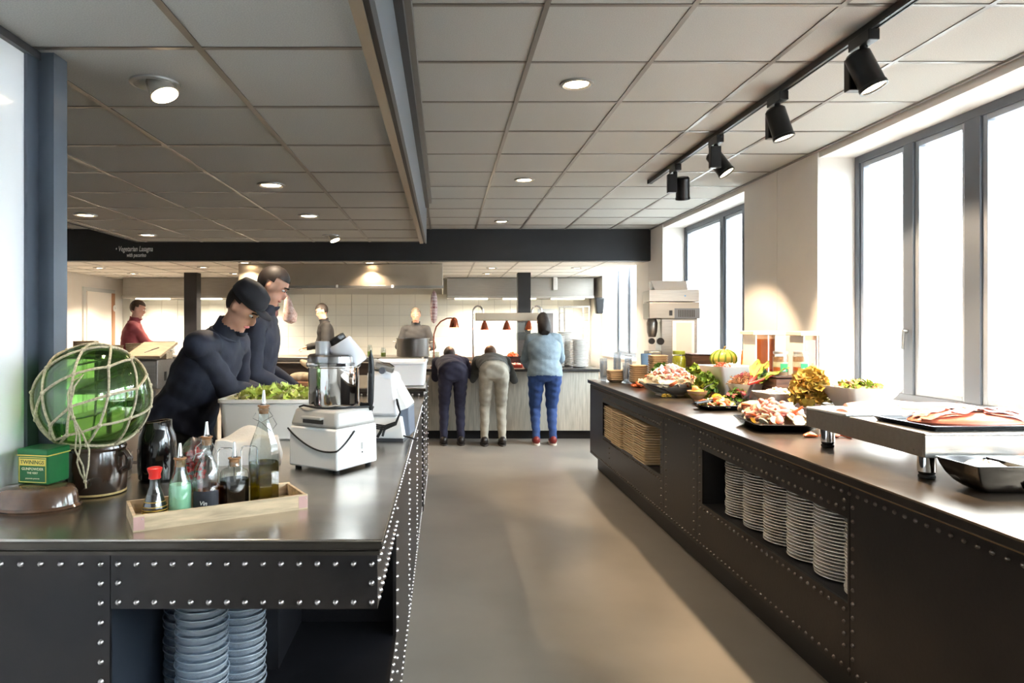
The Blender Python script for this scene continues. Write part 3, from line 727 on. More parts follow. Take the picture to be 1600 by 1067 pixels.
# food processor
t = thing('food_processor', 'food processor with a white base and a polished steel bowl', 'food processor', (-.431,2.665,ZTL), math.radians(58))
M_fpw = mat('processor_white', (240,238,234), .35); M_fpg = mat('processor_grey', (176,172,166), .4)
def tbox(w0, w1, z0, z1, d0=None, d1=None):
    d0 = d0 or w0; d1 = d1 or w1
    return [(-w0,-d0,z0),(w0,-d0,z0),(w0,d0,z0),(-w0,d0,z0),(-w1,-d1,z1),(w1,-d1,z1),(w1,d1,z1),(-w1,d1,z1)]
BF = [(0,3,2,1),(4,5,6,7),(0,1,5,4),(1,2,6,5),(2,3,7,6),(3,0,4,7)]
MB().add(tbox(.121,.119,.012,.165),BF).build('base', M_fpw, t, True, bevel=.008)
MB().add(tbox(.119,.104,.1655,.232),BF).build('base_cap', M_fpg, t, True, bevel=.012)
for sx in (-1,1):
    for sy in (-1,1): MB().lathe([(.012,0),(.014,.013)],12,T(sx*.095,sy*.095,0)).build('foot', M_rubber, t)
MB().b(-.132,-.108,-.05,.05,.196,.206).build('grip', M_fpg, t, False, bevel=.003)
MB().b(-.1195,-.115,-.05,.05,.180,.197).build('grip_recess', mat('dark_recess', (70,64,60), .6), t, False)
MB().b(.02,.03,-.1215,-.119,.075,.10).build('switch', M_fpg, t, False, bevel=.001)
MB().b(.022,.028,-.1222,-.1212,.06,.066).build('switch_mark', M_blackp, t, False)
MB().lathe([(0,.233),(.090,.233),(.095,.24),(.098,.25),(.098,.385),(.103,.389),(.103,.393),(.096,.393),(.095,.25),(0,.245)],48).build('bowl', M_chrome, t)
MB().lathe([(.105,.391),(.106,.405),(.102,.408),(.100,.43),(.092,.438),(.045,.444),(0,.445)],40).build('lid', thin_glass('clear_lid', (222,224,226), .5), t)
MB().lathe([(.098,.405),(.096,.428),(.088,.436),(.045,.441),(0,.442)],40).build('lid_disc', mat('lid_metal', (190,188,190), .15, .9), t)
# feed tubes (given in world axes about the processor's centre)
RB = RZ(-math.radians(58))
ft = MB().lathe([(.030,.435),(.030,.485),(.031,.487),(.026,.487),(.026,.435)],24, RB@T(-.038,-.02,0)); ft.build('feed_tube', mat('cloudy_tube', (206,206,208), .2, .3), t)
axis = Vector((-.52,-.12,.84)).normalized(); Mt = RB@T(.075,.0,.40)@axis.to_track_quat('Z','Y').to_matrix().to_4x4()
MB().lathe([(.0,-.01),(.058,-.01),(.058,.02),(.050,.09),(.046,.10),(.034,.10)],28,Mt).build('wide_feed_chute', mat('chute_silver', (206,207,212), .35, .1), t)
MB().lathe([(.030,.098),(.033,.102),(.033,.122),(.027,.124),(.024,.112),(0,.112)],24,Mt).build('pusher_cap', M_blackp, t)
MB().tube([RB@Vector(p) for p in ((.141,.02,.215),(.142,.02,.25),(.145,.02,.38),(.143,.02,.425))],[.006,.0115,.0125,.010],10).build('handle', M_blackp, t)
MB().tube([RB@Vector(p) for p in ((.143,.02,.423),(.143,.02,.44),(.143,.02,.452))],[.010,.004,.003],8).build('handle_tip', M_blackp, t)
MB().tube([RB@Vector(p) for p in ((.10,.02,.24),(.12,.02,.236),(.141,.02,.24))],.008,8).build('handle_foot', M_blackp, t)
sl = []
for k in range(25):
    u = k/24
    if u < .62: x, y = -.1235, .124-(.247*u/.62)
    else: x, y = -.1235+.1*(u-.62)/.38, -.1235
    sl.append((x,y,.155-.085*math.sin(PI*min(1,u*.98))**.9*(1-.25*u)))
MB().tube(sl,.0032,8).build('rubber_strap', M_rubber, t)
cb = [(-.10,.085,.236),(-.115,.05,.245),(-.10,.0,.238),(-.07,-.07,.237),(.0,-.10,.236),(.07,-.11,.232),(.12,-.10,.225),(.16,-.06,.2)]
MB().tube(cb,.0038,8).build('power_cable', M_rubber, t)
# vegetable cutter behind it
t = thing('vegetable_cutter', 'white vegetable cutting machine with a looped cable behind the processor', 'vegetable cutter', (-.262,3.34,ZTL), -.12)
MB().add(tbox(.085,.07,.014,.115,.11,.10),BF).build('base', M_fpw, t, True, bevel=.006)
MB().b(-.08,.08,-.10,.10,.0,.014).build('base_plate', mat('dark_grey_plate', (70,72,76), .5), t, False)
MB().add([(-.095,-.115,.115),(.062,-.115,.115),(.062,.10,.115),(-.095,.10,.115),(-.10,-.085,.335),(.035,-.085,.31),(.035,.08,.32),(-.10,.08,.345)],BF).build('body', mat('cool_white_plastic', (236,238,242), .3), t, True, bevel=.02)
MB().add([(.06,-.05,.02),(.105,-.05,.02),(.105,.10,.02),(.06,.10,.02),(.055,-.06,.15),(.10,-.06,.16),(.10,.10,.16),(.055,.10,.15)],BF).build('side_housing', mat('blue_grey_plastic', (104,112,126), .45), t, True, bevel=.006)
MB().add([(.03,-.085,.13),(.10,-.07,.155),(.108,.08,.165),(.03,.08,.14),(.02,-.075,.30),(.034,-.07,.29),(.034,.08,.29),(.02,.08,.30)],BF).build('outlet_cover', M_fpw, t, True, bevel=.01)
hp = MB(); hp.add([(-.10,-.06,.34),(.0,-.06,.33),(.0,.06,.33),(-.10,.06,.34),(-.085,-.03,.39),(-.03,-.03,.365),(-.03,.03,.365),(-.085,.03,.39)],BF)
hp.build('hopper', M_fpg, t, True, bevel=.01)
MB().b(-.06,.03,-.095,-.07,.315,.345,RY(.3)@T(-.1,0,0)).build('hinge_arm', M_steel, t, False, bevel=.005)
MB().cyl((-.02,-.11,.335),(-.02,-.08,.335),.016,.016,16).build('hinge_knob', mat('grey_knob', (96,102,112), .4), t)
MB().tube([(-.05,-.03,.36),(.0,-.04,.355),(.02,-.05,.345)],[.012,.014,.012],8).build('lever', M_blackp, t)
cab = MB()
for k in range(3):
    cab.tube([(-.12,-.12,.13-.006*k),(-.06,-.135-.004*k,.085-.008*k),(.0,-.135-.004*k,.078-.008*k),(.05,-.125,.095-.006*k),(.07,-.12,.14),(.055,-.118,.18+.01*k),(.05,-.10,.2)],.0042,7)
cab.build('looped_cable', M_rubber, t)
pl = MB(); pl.tube([(-.01,-.135,.08),(-.02,-.14,.05),(-.035,-.14,.025)],.007,8); pl.tube([(.005,-.135,.08),(-.005,-.142,.05),(-.01,-.142,.03)],.006,8)
pl.build('plug', M_blackp, t)
MB().tube([(.07,-.10,.03),(.12,-.11,.02),(.15,-.12,.012)],.004,7).build('loose_cable', M_rubber, t)
# stacked glass bowls in the open compartment
def glass_bowl():
    t = thing('glass_bowl', '', 'bowl')
    MB().lathe([(0,.0005),(.060,.0005),(.068,.003),(.0725,.008),(.0740,.0222)],36,cap=False).build('bowl', thin_glass('stacked_glass', (216,227,236), .36, .08, .20), t)
    MB().lathe([(.0735,.0190),(.0757,.0205),(.0757,.0222),(.0735,.0232)],36,cap=False).build('rim', thin_glass('glass_rim', (206,218,228), .8, .1, .25), t)
    return t
gb = glass_bowl(); first = True
for (x,y,n,lab) in ((-.706,1.99,16,'glass bowl of the middle front stack under the apron'),(-.779,2.09,16,'glass bowl of the stack against the compartment side'),(-.63,2.12,16,'glass bowl of the stack beside the dark partition')):
    for k in range(n):
        lab2 = nth(n-1-k)+', '+lab
        L3 = (x+.002*math.sin(k*2.1+x*9),y+.002*math.cos(k*1.7),.3401+k*.0234)
        if first: gb.location = L3; gb['label'] = lab2; gb['group'] = 'glass bowls under the corner counter'; first = False
        else: dup(gb, L3, 0, lab2, 'glass bowls under the corner counter')
# bread board and loaves on the raised unit
t = MB(); o = thing('cutting_board', 'brown wooden cutting board on the raised counter', 'cutting board', (-1.16,5.62,.9701), .1)
MB().b(-.22,.2,-.16,.16,0,.035).build('board', mat('brown_board', (146,98,66), .5, noise=(4,.3), stretch=(1,10,1)), o, False, bevel=.006)
M_bread = mat('floury_bread', (208,190,160), .85, noise=(18,.2), bump=(40,.3))
for (x,y,z,sx,sy,sz,rz,ry,lab) in ((-1.17,5.60,1.041,.10,.05,.036,.2,0,'floury loaf lying on the cutting board under the tilted loaf'),(-1.08,5.55,1.038,.08,.045,.033,-.3,0,'floury loaf at the end of the cutting board'),(-1.11,5.66,1.118,.10,.045,.034,.1,.55,'floury loaf leaning on top of the other loaves')):
    b_ = MB().ell((0,0,0),(sx,sy,sz),20,12); b_.v = [(x2,y2,max(z2,-sz*.75)) for x2,y2,z2 in b_.v]
    o = b_.build('bread_loaf', M_bread, None, True, (x,y,z)); o.rotation_euler = (0,ry,rz); tag(o, lab, 'bread', 'loaves on the cutting board')
# ------------------------------------------------------------------ the buffet
ZR = .9055
# kraft trays stacked in the first opening
def rrect(a, b2, r, n=4):
    p = []
    for (cx,cy,s0) in ((a-r,b2-r,0),(-a+r,b2-r,1),(-a+r,-b2+r,2),(a-r,-b2+r,3)):
        for k in range(n): q = PI/2*(s0+k/(n-1)); p.append((cx+r*math.cos(q),cy+r*math.sin(q)))
    return p
def loft(mb, rings, cap=True):
    n = len(rings[0][0]); vs = []; fs = []
    for (p, z) in rings: vs += [(x,y,z) for x,y in p]
    for i in range(len(rings)-1): fs += [(i*n+k,i*n+(k+1)%n,(i+1)*n+(k+1)%n,(i+1)*n+k) for k in range(n)]
    if cap: fs += [tuple(reversed(range(n))), tuple((len(rings)-1)*n+k for k in range(n))]
    return mb.add(vs, fs)
M_kraft = mat('kraft_card', (230,206,170), .8, noise=(12,.08))
km = loft(MB(), [(rrect(.138,.146,.02),0),(rrect(.144,.152,.02),.011),(rrect(.156,.161,.02),.012),(rrect(.156,.161,.02),.0172),(rrect(.146,.151,.02),.0172),(rrect(.138,.148,.02),.004)]).mesh('card_tray', M_kraft)
for s, (y, wh) in enumerate(((5.20,'the nearest stack'),(5.532,'the second nearest stack'),(5.864,'the second farthest stack'),(6.196,'the farthest stack'))):
    for k in range(16):
        o = link('card_tray', km, None, (1.63+(0,.012,-.008,.01)[s]+.002*math.sin(k*1.9+s),y+.002*math.cos(k*2.3),.4205+k*.0184), .012*math.sin(k*3.1+s))
        tag(o, '%s, kraft card tray in %s of the counter opening' % (nth(15-k), wh), 'tray', 'stacked kraft card trays')
# plates stacked in the second opening
M_plate = mat('plate_white', (226,224,218), .2)
pm = MB().lathe([(0,0),(.062,0),(.066,.003),(.085,.006),(.111,.0085),(.1145,.0095),(.1145,.0125),(.110,.0125),(.084,.0095),(.066,.006),(0,.005)],40).mesh('plate', M_plate)
PS = ['the farthest plate stack','the second farthest plate stack','the third farthest plate stack','the third nearest plate stack','the second nearest plate stack','the nearest plate stack']
for s in range(6):
    y = 3.715-.2245*s; n = 21 if s < 5 else 20
    for k in range(n):
        o = link('plate', pm, None, (1.652+.002*math.sin(k*1.3+s*2),y+.0018*math.cos(k*1.7+s),.4205+k*.0140))
        tag(o, '%s, white plate in %s' % (nth(n-1-k), PS[s]), 'plate', 'white plates stacked in the counter opening')
# generic food builders -------------------------------------------------
def bits(mb, n, r, z0, h, size, kind='chunk', seed=0, sy=1):
    random.seed(seed)
    for q in range(n):
        a = random.uniform(0,2*PI); u = math.sqrt(random.random())
        x, y = r*u*math.cos(a), r*sy*u*math.sin(a); z = z0+h*(1-u*u)+random.uniform(-.3,.3)*size; s = size*random.uniform(.6,1.2)
        M = T(x,y,z)@Euler((random.uniform(-1,1),random.uniform(-1,1),random.uniform(0,6.28))).to_matrix().to_4x4()
        if kind == 'chunk': mb.ell((0,0,0),(s,s*.7,s*.5),7,5,M)
        elif kind == 'strip': mb.tube([M@Vector(p) for p in ((-s*2,0,0),(-s*.6,s*.5,s*.3),(s*.6,-s*.3,s*.2),(s*2,s*.3,-s*.2))],s*.22,5)
        elif kind == 'slice': mb.lathe([(0,-s*.12),(s,-s*.12),(s,s*.12),(0,s*.12)],10,M)
        elif kind == 'shrimp': mb.tube([M@Vector((s*math.cos(t),s*math.sin(t),0)) for t in (0,.7,1.4,2.1,2.8,3.5)],[s*.28,s*.42,s*.42,s*.36,s*.26,s*.12],6)
    return mb
def pile(parent, name, m, n, r, z0, h, size, kind='chunk', seed=0, sy=1):
    return tag(bits(MB(), n, r, z0, h, size, kind, seed, sy).build(name, m, parent, True, angle=60), kind='stuff')
def mound(parent, m, r, z0, h, sy=1, name='filling'):
    mb = MB().lathe([(r,z0-.012),(r,z0),(r*.85,z0+h*.3),(r*.55,z0+h*.72),(r*.25,z0+h*.95),(0,z0+h)],24,None,1,sy)
    random.seed(int(r*9999)); mb.v = [(x+random.uniform(-.004,.004),y+random.uniform(-.004,.004),z+random.uniform(-.005,.005)) for x,y,z in mb.v]
    return mb.build(name, m, parent, True, angle=180)
F_cream = mat('cream_salad', (238,222,192), .5, noise=(30,.12)); F_pink = mat('pink_seafood', (236,158,144), .4, noise=(30,.2), sss=.1)
F_or = mat('orange_prawn', (226,112,62), .4, noise=(20,.25)); F_yel = mat('yellow_pepper', (236,190,66), .4, noise=(20,.2))
F_grn = mat('parsley_green', (96,140,40), .6, noise=(30,.35)); F_lim = mat('lime_green', (160,188,66), .55, noise=(20,.3))
F_red = mat('red_pepper', (196,48,40), .35); F_brn = mat('brown_noodle', (188,138,96), .5, noise=(20,.2)); F_wht = mat('white_rice', (242,236,224), .6)
F_dkg = mat('dark_leaf', (52,96,52), .5, noise=(14,.35)); F_gold = mat('golden_lettuce', (212,192,88), .6, noise=(14,.45), col2=(158,112,52))
F_lem = mat('lemon_peel', (238,196,52), .4, bump=(120,.15)); F_sal = mat('salmon_flesh', (216,118,88), .4, noise=(9,.16), stretch=(1,6,1))
F_purp = mat('red_onion', (178,80,96), .4)
def round_bowl(name, label, loc, r, h, foot, m, cat='bowl'):
    t = thing(name, label, cat, loc)
    MB().lathe([(0,0),(foot,0),(foot*1.02,h*.10),(foot*.95,h*.14),(r*.72,h*.42),(r*.95,h*.85),(r,h),(r*.975,h),(r*.90,h*.84),(r*.66,h*.44),(foot*.8,h*.2),(0,h*.18)],40).build('bowl', m, t)
    return t
def square_bowl(name, label, loc, a, base, h, m, rotz=0, cat='bowl', wave=0, b2=None):
    t = thing(name, label, cat, loc, rotz); b2 = b2 or a; q = b2/a
    mb = loft(MB(), [(rrect(base,base*q,base*.3,6),0),(rrect(base*1.1,base*q*1.1,base*.3,6),h*.05),(rrect(a*.62,b2*.62,a*.2,6),h*.42),(rrect(a*.86,b2*.86,a*.2,6),h*.78),(rrect(a,b2,a*.2,6),h),(rrect(a*.97,b2*.97,a*.2,6),h),(rrect(a*.82,b2*.82,a*.2,6),h*.78),(rrect(a*.56,b2*.56,a*.2,6),h*.42),(rrect(base*.8,base*q*.8,base*.3,6),h*.1)])
    if wave: mb.v = [(x,y,z+wave*(z/h)**2*((x/a)**2+(y/b2)**2-1)) for x,y,z in mb.v]
    mb.build('bowl', m, t); return t
# far end: glasses and stacked dishes
gm_prof = [(0,0),(.027,0),(.030,.004),(.038,.105),(.0355,.105),(.028,.008),(0,.006)]
G_blue = thin_glass('bluish_glass', (246,249,252), .3, .04, .12)
gmesh = MB().lathe(gm_prof,20).mesh('drinking_glass', G_blue)
for s,(x,y,n,w) in enumerate(((1.60,6.86,5,'at the counter corner'),(1.75,6.91,7,'behind the low dish stack'),(1.86,6.90,6,'between the dish stacks'),(1.76,6.60,4,'in front of the dish stacks'))):
    for k in range(n):
        tag(link('drinking_glass', gmesh, None, (x,y,ZR+k*.03)), '%s, tumbler in the glass stack %s' % (nth(n-1-k), w), 'glass', 'stacked tumblers at the far end of the buffet')
M_bam = mat('bamboo_dish', (222,196,160), .6, noise=(8,.15))
dm = loft(MB(), [(rrect(.052,.052,.02),0),(rrect(.070,.070,.022),.018),(rrect(.078,.078,.024),.030),(rrect(.078,.078,.024),.033),(rrect(.072,.072,.022),.033),(rrect(.05,.05,.02),.006)]).mesh('bamboo_dish', M_bam)
for s,(x,y,n,w) in enumerate(((1.68,6.70,5,'the low dish stack at the counter end'),(1.845,6.48,8,'the middle dish stack behind the prawns'),(1.965,6.28,13,'the tall dish stack before the juice machine'))):
    for k in range(n):
        tag(link('bamboo_dish', dm, None, (x,y,ZR+k*.0205)), '%s, tan dish in %s' % (nth(n-1-k), w), 'dish', 'stacked tan dishes at the far end of the buffet')
# juice machine
t = thing('juice_machine', 'tall steel juice machine standing before the window', 'juice machine', (2.25,6.78,ZR), -.12)
MB().b(-.12,.22,-.15,.15,.02,.62).build('column', M_steel, t, False, bevel=.006)
MB().b(-.015,.19,-.1525,-.148,.12,.60).build('white_panel', mat('panel_white', (228,226,222), .4), t, False)
MB().b(.02,.165,-.1545,-.150,.24,.58).build('inset_panel', mat('panel_grey', (196,192,188), .35), t, False)
MB().b(-.24,.235,-.17,.17,.62,.78).build('motor_housing', M_steelD, t, False, bevel=.006)
MB().b(.0,.238,-.173,-.168,.62,.72).build('vent_plate', mat('vent_grey', (84,92,104), .45), t, False)
for k in range(10): MB().b(.035+k*.016,.043+k*.016,-.1745,-.172,.635,.705).build('vent_slot', M_blackp, t, False)
MB().b(-.24,.235,-.165,.165,.785,.90).build('hopper_housing', M_steel, t, False, bevel=.004)
MB().lathe([(.008,0),(.008,.003),(0,.003)],10,T(.10,-.166,.84)@RX(PI/2)).build('badge', mat('badge_blue', (90,140,190), .4), t)
MB().b(-.05,-.02,-.1735,-.170,.65,.70).build('control_panel', M_blackp, t, False)
MB().lathe([(.035,0),(.05,.05),(.055,.14),(.04,.18),(0,.18)],20,T(-.185,-.02,.44)).build('squeezer', M_steel, t)
MB().cyl((-.20,-.1,.40),(-.20,-.06,.40),.03,.03,16).build('spout_knob', M_blackp, t)
MB().cyl((-.13,-.17,.40),(-.13,-.14,.40),.035,.035,16).build('side_knob', M_blackp, t)
MB().b(-.24,-.12,-.14,.12,.0,.30).build('drip_box', M_steelD, t, False, bevel=.006)
MB().b(-.12,.22,-.15,.15,0,.02).build('foot_plate', M_blackp, t, False)
fn = MB(); fn.add([(-.17,-.1,.901),(.14,-.1,.901),(.14,.12,.901),(-.17,.12,.901),(-.215,-.14,.99),(.12,-.13,.985),(.2,.15,1.0),(-.19,.15,.985),(-.20,-.13,.988),(.11,-.12,.983),(.19,.14,.998),(-.18,.14,.983),(-.16,-.09,.905),(.13,-.09,.905),(.13,.11,.905),(-.16,.11,.905)],
  [(0,1,5,4),(1,2,6,5),(2,3,7,6),(3,0,4,7),(8,9,13,12),(9,10,14,13),(10,11,15,14),(11,8,12,15),(4,5,9,8),(5,6,10,9),(6,7,11,10),(7,4,8,11),(0,3,2,1),(12,13,14,15)])
fn.build('hopper_funnel', mat('clear_funnel', (236,236,236), .25), t, False)
MB().tube([(.07,-.16,.22),(.10,-.18,.2),(.13,-.18,.13),(.15,-.17,.0)],.005,7).build('cable', M_rubber, t)
MB().b(.05,.09,-.18,-.155,.215,.245).build('plug', M_blackp, t, False)
t = thing('blue_jug', 'small blue plastic jug beside the juice machine', 'jug', (1.955,6.62,ZR+.0))
MB().lathe([(0,0),(.045,0),(.05,.01),(.046,.2),(.05,.28),(.046,.28),(.042,.2),(.045,.015),(0,.012)],24).build('body', mat('blue_plastic', (98,136,182), .35), t)
MB().tube([(.048,0,.25),(.08,0,.24),(.082,0,.14),(.05,0,.1)],.008,8).build('handle', MATS['blue_plastic'], t)
# crates that raise the back row
M_crate = mat('dark_crate_wood', (96,66,52), .6, noise=(5,.35), stretch=(1,1,10))
def crate(label, x0, x1, y0, y1, z1, n=3):
    t = thing('wooden_crate', label, 'crate', (x0,y0,ZR), 0, 'crates raising the back row of the buffet'); w, d_ = x1-x0, y1-y0; H = z1-ZR
    for k in range(n):
        a, b2 = k*H/n+.003, (k+1)*H/n-.003
        MB().b(0,w,0,.012,a,b2).build('slat', M_crate, t, False); MB().b(0,w,d_-.012,d_,a,b2).build('slat', M_crate, t, False)
        MB().b(0,.012,.012,d_-.012,a,b2).build('slat', M_crate, t, False); MB().b(w-.012,w,.012,d_-.012,a,b2).build('slat', M_crate, t, False)
    for (px_,py_) in ((.012,.012),(w-.032,.012),(.012,d_-.032),(w-.032,d_-.032)): MB().b(px_,px_+.02,py_,py_+.02,0,H-.012).build('corner_post', M_crate, t, False)
    MB().b(.0,w,.0,d_,H-.012,H).build('board', M_crate, t, False); return t
cr = crate('dark wooden crate with chalk marks behind the seafood platter', 2.09,2.40,5.76,6.06,1.215)
text_part('chalk_marks', 'sap\nvers', .05, M_chalk, cr, T(.245,-.0015,.17)@FACE_CAM, shear=.1)
crate('dark wooden crate carrying the striped squash and the corn', 2.17,2.46,5.42,5.70,1.108)
crate('dark wooden crate carrying the two salad jars', 2.17,2.46,4.46,4.68,1.118)
# pickle jar
t = thing('pickle_jar', 'glass jar of yellow green pickles beside the wooden crate', 'jar', (2.015,5.86,ZR))
MB().lathe([(0,0),(.054,0),(.058,.01),(.058,.27),(.048,.30),(.048,.315)],28).build('glass', M_glass, t)
MB().lathe([(0,.004),(.051,.004),(.0555,.012),(.0555,.265),(.046,.293),(0,.295)],28).build('pickles', mat('yellow_pickle', (198,190,40), .4, noise=(30,.35), col2=(150,150,24)), t, fix=True)
MB().lathe([(.05,.305),(.051,.308),(.051,.335),(0,.337)],28).build('lid', mat('green_lid', (150,160,60), .4), t)
t = thing('cabbage', 'small pale green cabbage in front of the chalk marked crate', 'cabbage', (2.07,5.62,ZR))
MB().ell((0,0,.10),(.075,.075,.10),20,14).build('heart', F_lim, t)
leaves('outer_leaves', F_lim, t, 40, (.06,.06), .06, .15, 11, dome=.05)
def bunch(name, label, loc, m, r, h, n, leaf, cat='herbs', seed=1, m2=None):
    t = thing(name, label, cat, loc)
    st = MB(); random.seed(seed)
    for k in range(9): a = k*.7; st.tube([(.008*math.cos(a),.008*math.sin(a),.0),(r*.5*math.cos(a),r*.5*math.sin(a),h*.6)],.0022,5)
    tag(st.build('stalks', F_lim, t), kind='stuff')
    leaves('leaves', m, t, n, (r,r*.8), leaf, h*.45, seed, dome=h*.5, lift=1.1)
    leaves('lower_leaves', m2 or m, t, n//2, (r*.95,r*.75), leaf, h*.28, seed+50, dome=h*.2, lift=1.1)
    return t
bunch('herb_bunch', 'dark green herb bunch behind the big seafood platter', (1.90,5.98,ZR), F_grn, .10, .20, 60, .05, seed=4, m2=F_dkg)
bunch('parsley_bunch', 'bright green curly parsley bunch beside the orange dip bowl', (1.95,5.08,ZR), F_lim, .085, .20, 90, .038, seed=6, m2=F_grn)
# prawns lying at the far end
random.seed(9)
for k in range(9):
    a = k*.9; x, y = 1.74+.05*math.cos(a)*(.4+.6*(k%3)/2), 6.08+.10*math.sin(a)*(.4+.6*(k%3)/2)
    s = .036; mb = MB(); mb.tube([(s*math.cos(q),s*math.sin(q),.014) for q in (0,.6,1.2,1.8,2.4,3.0,3.6)],[.007,.013,.014,.013,.011,.008,.003],8)
    mb.tube([(s,0,.016),(s+.004,-.03,.02),(s+.02,-.06,.012)],.0012,5)
    o = mb.build('prawn', F_or, None, True, (x,y,ZR+(.0 if k < 5 else .022)), a*1.7)
    tag(o, 'orange prawn in the loose heap at the far end of the buffet', 'prawn', 'prawns lying beside the big platter')
# big seafood platter
t = round_bowl('seafood_platter', 'wide footed white bowl heaped with pink seafood salad', (1.79,5.42,ZR), .235, .105, .11, M_porc, 'platter')
mound(t, F_cream, .215, .09, .11)
pile(t,'seafood', F_pink, 130, .17, .115, .11, .024,'chunk',1); pile(t,'shellfish', F_cream, 150, .225, .095, .09, .027,'slice',2); pile(t,'prawns', F_or, 40, .225, .10, .08, .028,'shrimp',3); pile(t,'peppers', F_yel, 40, .22, .085, .06, .018,'chunk',4); pile(t,'radish', F_wht, 60, .15, .16, .08, .017,'slice',5)
tg = MB(); tg.tube([(-.22,-.12,.10),(-.10,-.22,.06),(-.03,-.26,.012)],[.006,.007,.009],7)
tag(tg.build('serving_tongs', M_blackp, None, True, (1.79,5.42,ZR)), 'black serving tongs leaning on the seafood platter', 'tongs')
mb = MB(); random.seed(2)
for k in range(14): a = random.uniform(0,6.28); mb.ell((.03*math.cos(a)*random.random(),.03*math.sin(a)*random.random(),.012+random.uniform(-.004,.012)),(.012,.009,.008),7,5)
tag(mb.build('yellow_flower', F_yel, None, True, (1.70,5.22,ZR)), 'small yellow flower lying before the seafood platter', 'flower')
# yellow peppers beside the big platter
for (x,y,r_,m_,lab) in ((2.03,5.36,.042,F_yel,'yellow pepper between the seafood platter and the flared bowl'),(2.0,5.20,.036,mat('orange_pepper', (228,140,50), .3, coat=.3),'orange pepper behind the parsley bunch')):
    t = thing('bell_pepper', lab, 'pepper', (x,y,ZR), x*7, 'peppers beside the seafood platter')
    pb = MB().ell((0,0,r_*1.15),(r_,r_,r_*1.15),24,14)
    pb.v = [(px_*(1+.12*math.cos(4*math.atan2(py_,px_))),py_*(1+.12*math.cos(4*math.atan2(py_,px_))),pz_) for px_,py_,pz_ in pb.v]
    pb.build('flesh', m_, t); MB().tube([(0,0,r_*2.2),(.004,0,r_*2.5),(.010,0,r_*2.75)],[.009,.006,.007],8).build('stem', F_grn, t)
# orange dip bowl
t = round_bowl('dip_bowl', 'small orange bowl of dip with a spoon beside the parsley', (1.85,4.99,ZR), .072, .075, .03, mat('peach_glaze', (236,182,140), .2, coat=.3))
mound(t, F_yel, .062, .06, .03)
MB().ell((-.015,0,.088),.024,12,8).build('dip_ball', mat('peach_ball', (240,190,120), .5), t)
MB().tube([(.02,0,.07),(.07,-.01,.11),(.11,-.02,.13)],[.006,.003,.004],8).build('spoon', M_chrome, t)
def lemon(loc, r, label):
    b_ = MB().ell((0,0,0),(r*1.18,r,r),18,12); b_.v = [(x*(1+.18*(abs(x)/(r*1.18))**6),y,z) for x,y,z in b_.v]
    o = b_.build('lemon', F_lem, None, True, loc, random.uniform(0,3)); tag(o, label, 'lemon', 'lemons beside the parsley')
lemon((1.925,4.82,ZR+.036), .036, 'bigger yellow lemon in front of the parsley'); lemon((2.0,4.86,ZR+.028), .028, 'smaller lemon tucked behind the bigger one')
# flared square bowl with carrot salad
t = square_bowl('flared_bowl', 'tall flared square white bowl of carrot salad and rice', (2.15,5.17,ZR), .165, .05, .235, M_porc, .15, wave=.02)
mound(t, F_wht, .135, .205, .04); pile(t,'rice', F_wht, 70, .13, .21, .05, .014,'chunk',6); 
pl = pile(t,'carrot_salad', F_or, 70, .07, .215, .05, .012,'strip',7); pl.location = (-.06,-.03,0)
MB().tube([(-.02,-.06,.25),(-.05,-.12,.20),(-.06,-.15,.17)],.004,6).build('spoon', M_blackp, t)
# striped squash and corn
t = thing('striped_squash', 'striped yellow and green squash on the crate behind the flared bowl', 'squash', (2.272,5.55,1.1085))
nseg = 40; sq = MB().ell((0,0,.078),(.098,.098,.078),nseg,16)
def lobes(v):
    x,y,z = v; a = math.atan2(y,x); f = 1+.05*abs(math.cos(a*6)); return (x*f,y*f,z)
sq.v = [lobes(v) for v in sq.v]; sq.build('skin', mat('squash_yellow', (222,208,96), .4, noise=(6,.1)), t)
for k in range(12):
    a = k*PI/6+PI/12; mb = MB(); pts = []
    for j in range(9):
        la = -1.1+2.4*j/8; f = 1.022; pts.append((.098*f*math.cos(la)*math.cos(a)*1.0,.098*f*math.cos(la)*math.sin(a),.078+.078*f*math.sin(la)))
    mb.tube(pts,[.002,.005,.007,.008,.008,.008,.007,.005,.002],6); mb.build('green_stripe', mat('squash_green', (120,150,50), .4), t)
MB().tube([(0,0,.15),(.006,0,.17),(.016,0,.18)],[.011,.008,.009],8).build('stem', mat('dry_stem', (150,130,84), .8), t)
for (x,y,lean,m_,lab,nm) in ((2.40,5.47,.30,mat('corn_yellow', (232,206,96), .5, bump=(160,.6)),'pale corn cob leaning on the crate beside the squash','corn_cob'),(2.42,5.56,.22,mat('carrot_orange', (222,128,62), .5, noise=(30,.15)),'thick orange carrot standing beside the corn cob','carrot')):
    t = thing(nm, lab, 'vegetable', (x,y,1.1085+.012))
    t.rotation_euler = (0,lean,0)
    MB().lathe([(0,0),(.018,.006),(.026,.05),(.027,.10),(.022,.14),(.010,.165),(0,.17)] if nm=='corn_cob' else [(0,0),(.010,.004),(.018,.05),(.025,.11),(.026,.13),(.018,.14),(0,.142)],18).build('cob' if nm=='corn_cob' else 'root', m_, t)
    tp = MB()
    for k in range(5): a = k*1.26; tp.tube([(.006*math.cos(a),.006*math.sin(a),.14),(.018*math.cos(a),.018*math.sin(a),.18),(.03*math.cos(a),.03*math.sin(a),.205)],[.006,.006,.002],6)
    tag(tp.build('husk' if nm=='corn_cob' else 'leaf_stalks', F_lim, t), kind='stuff')
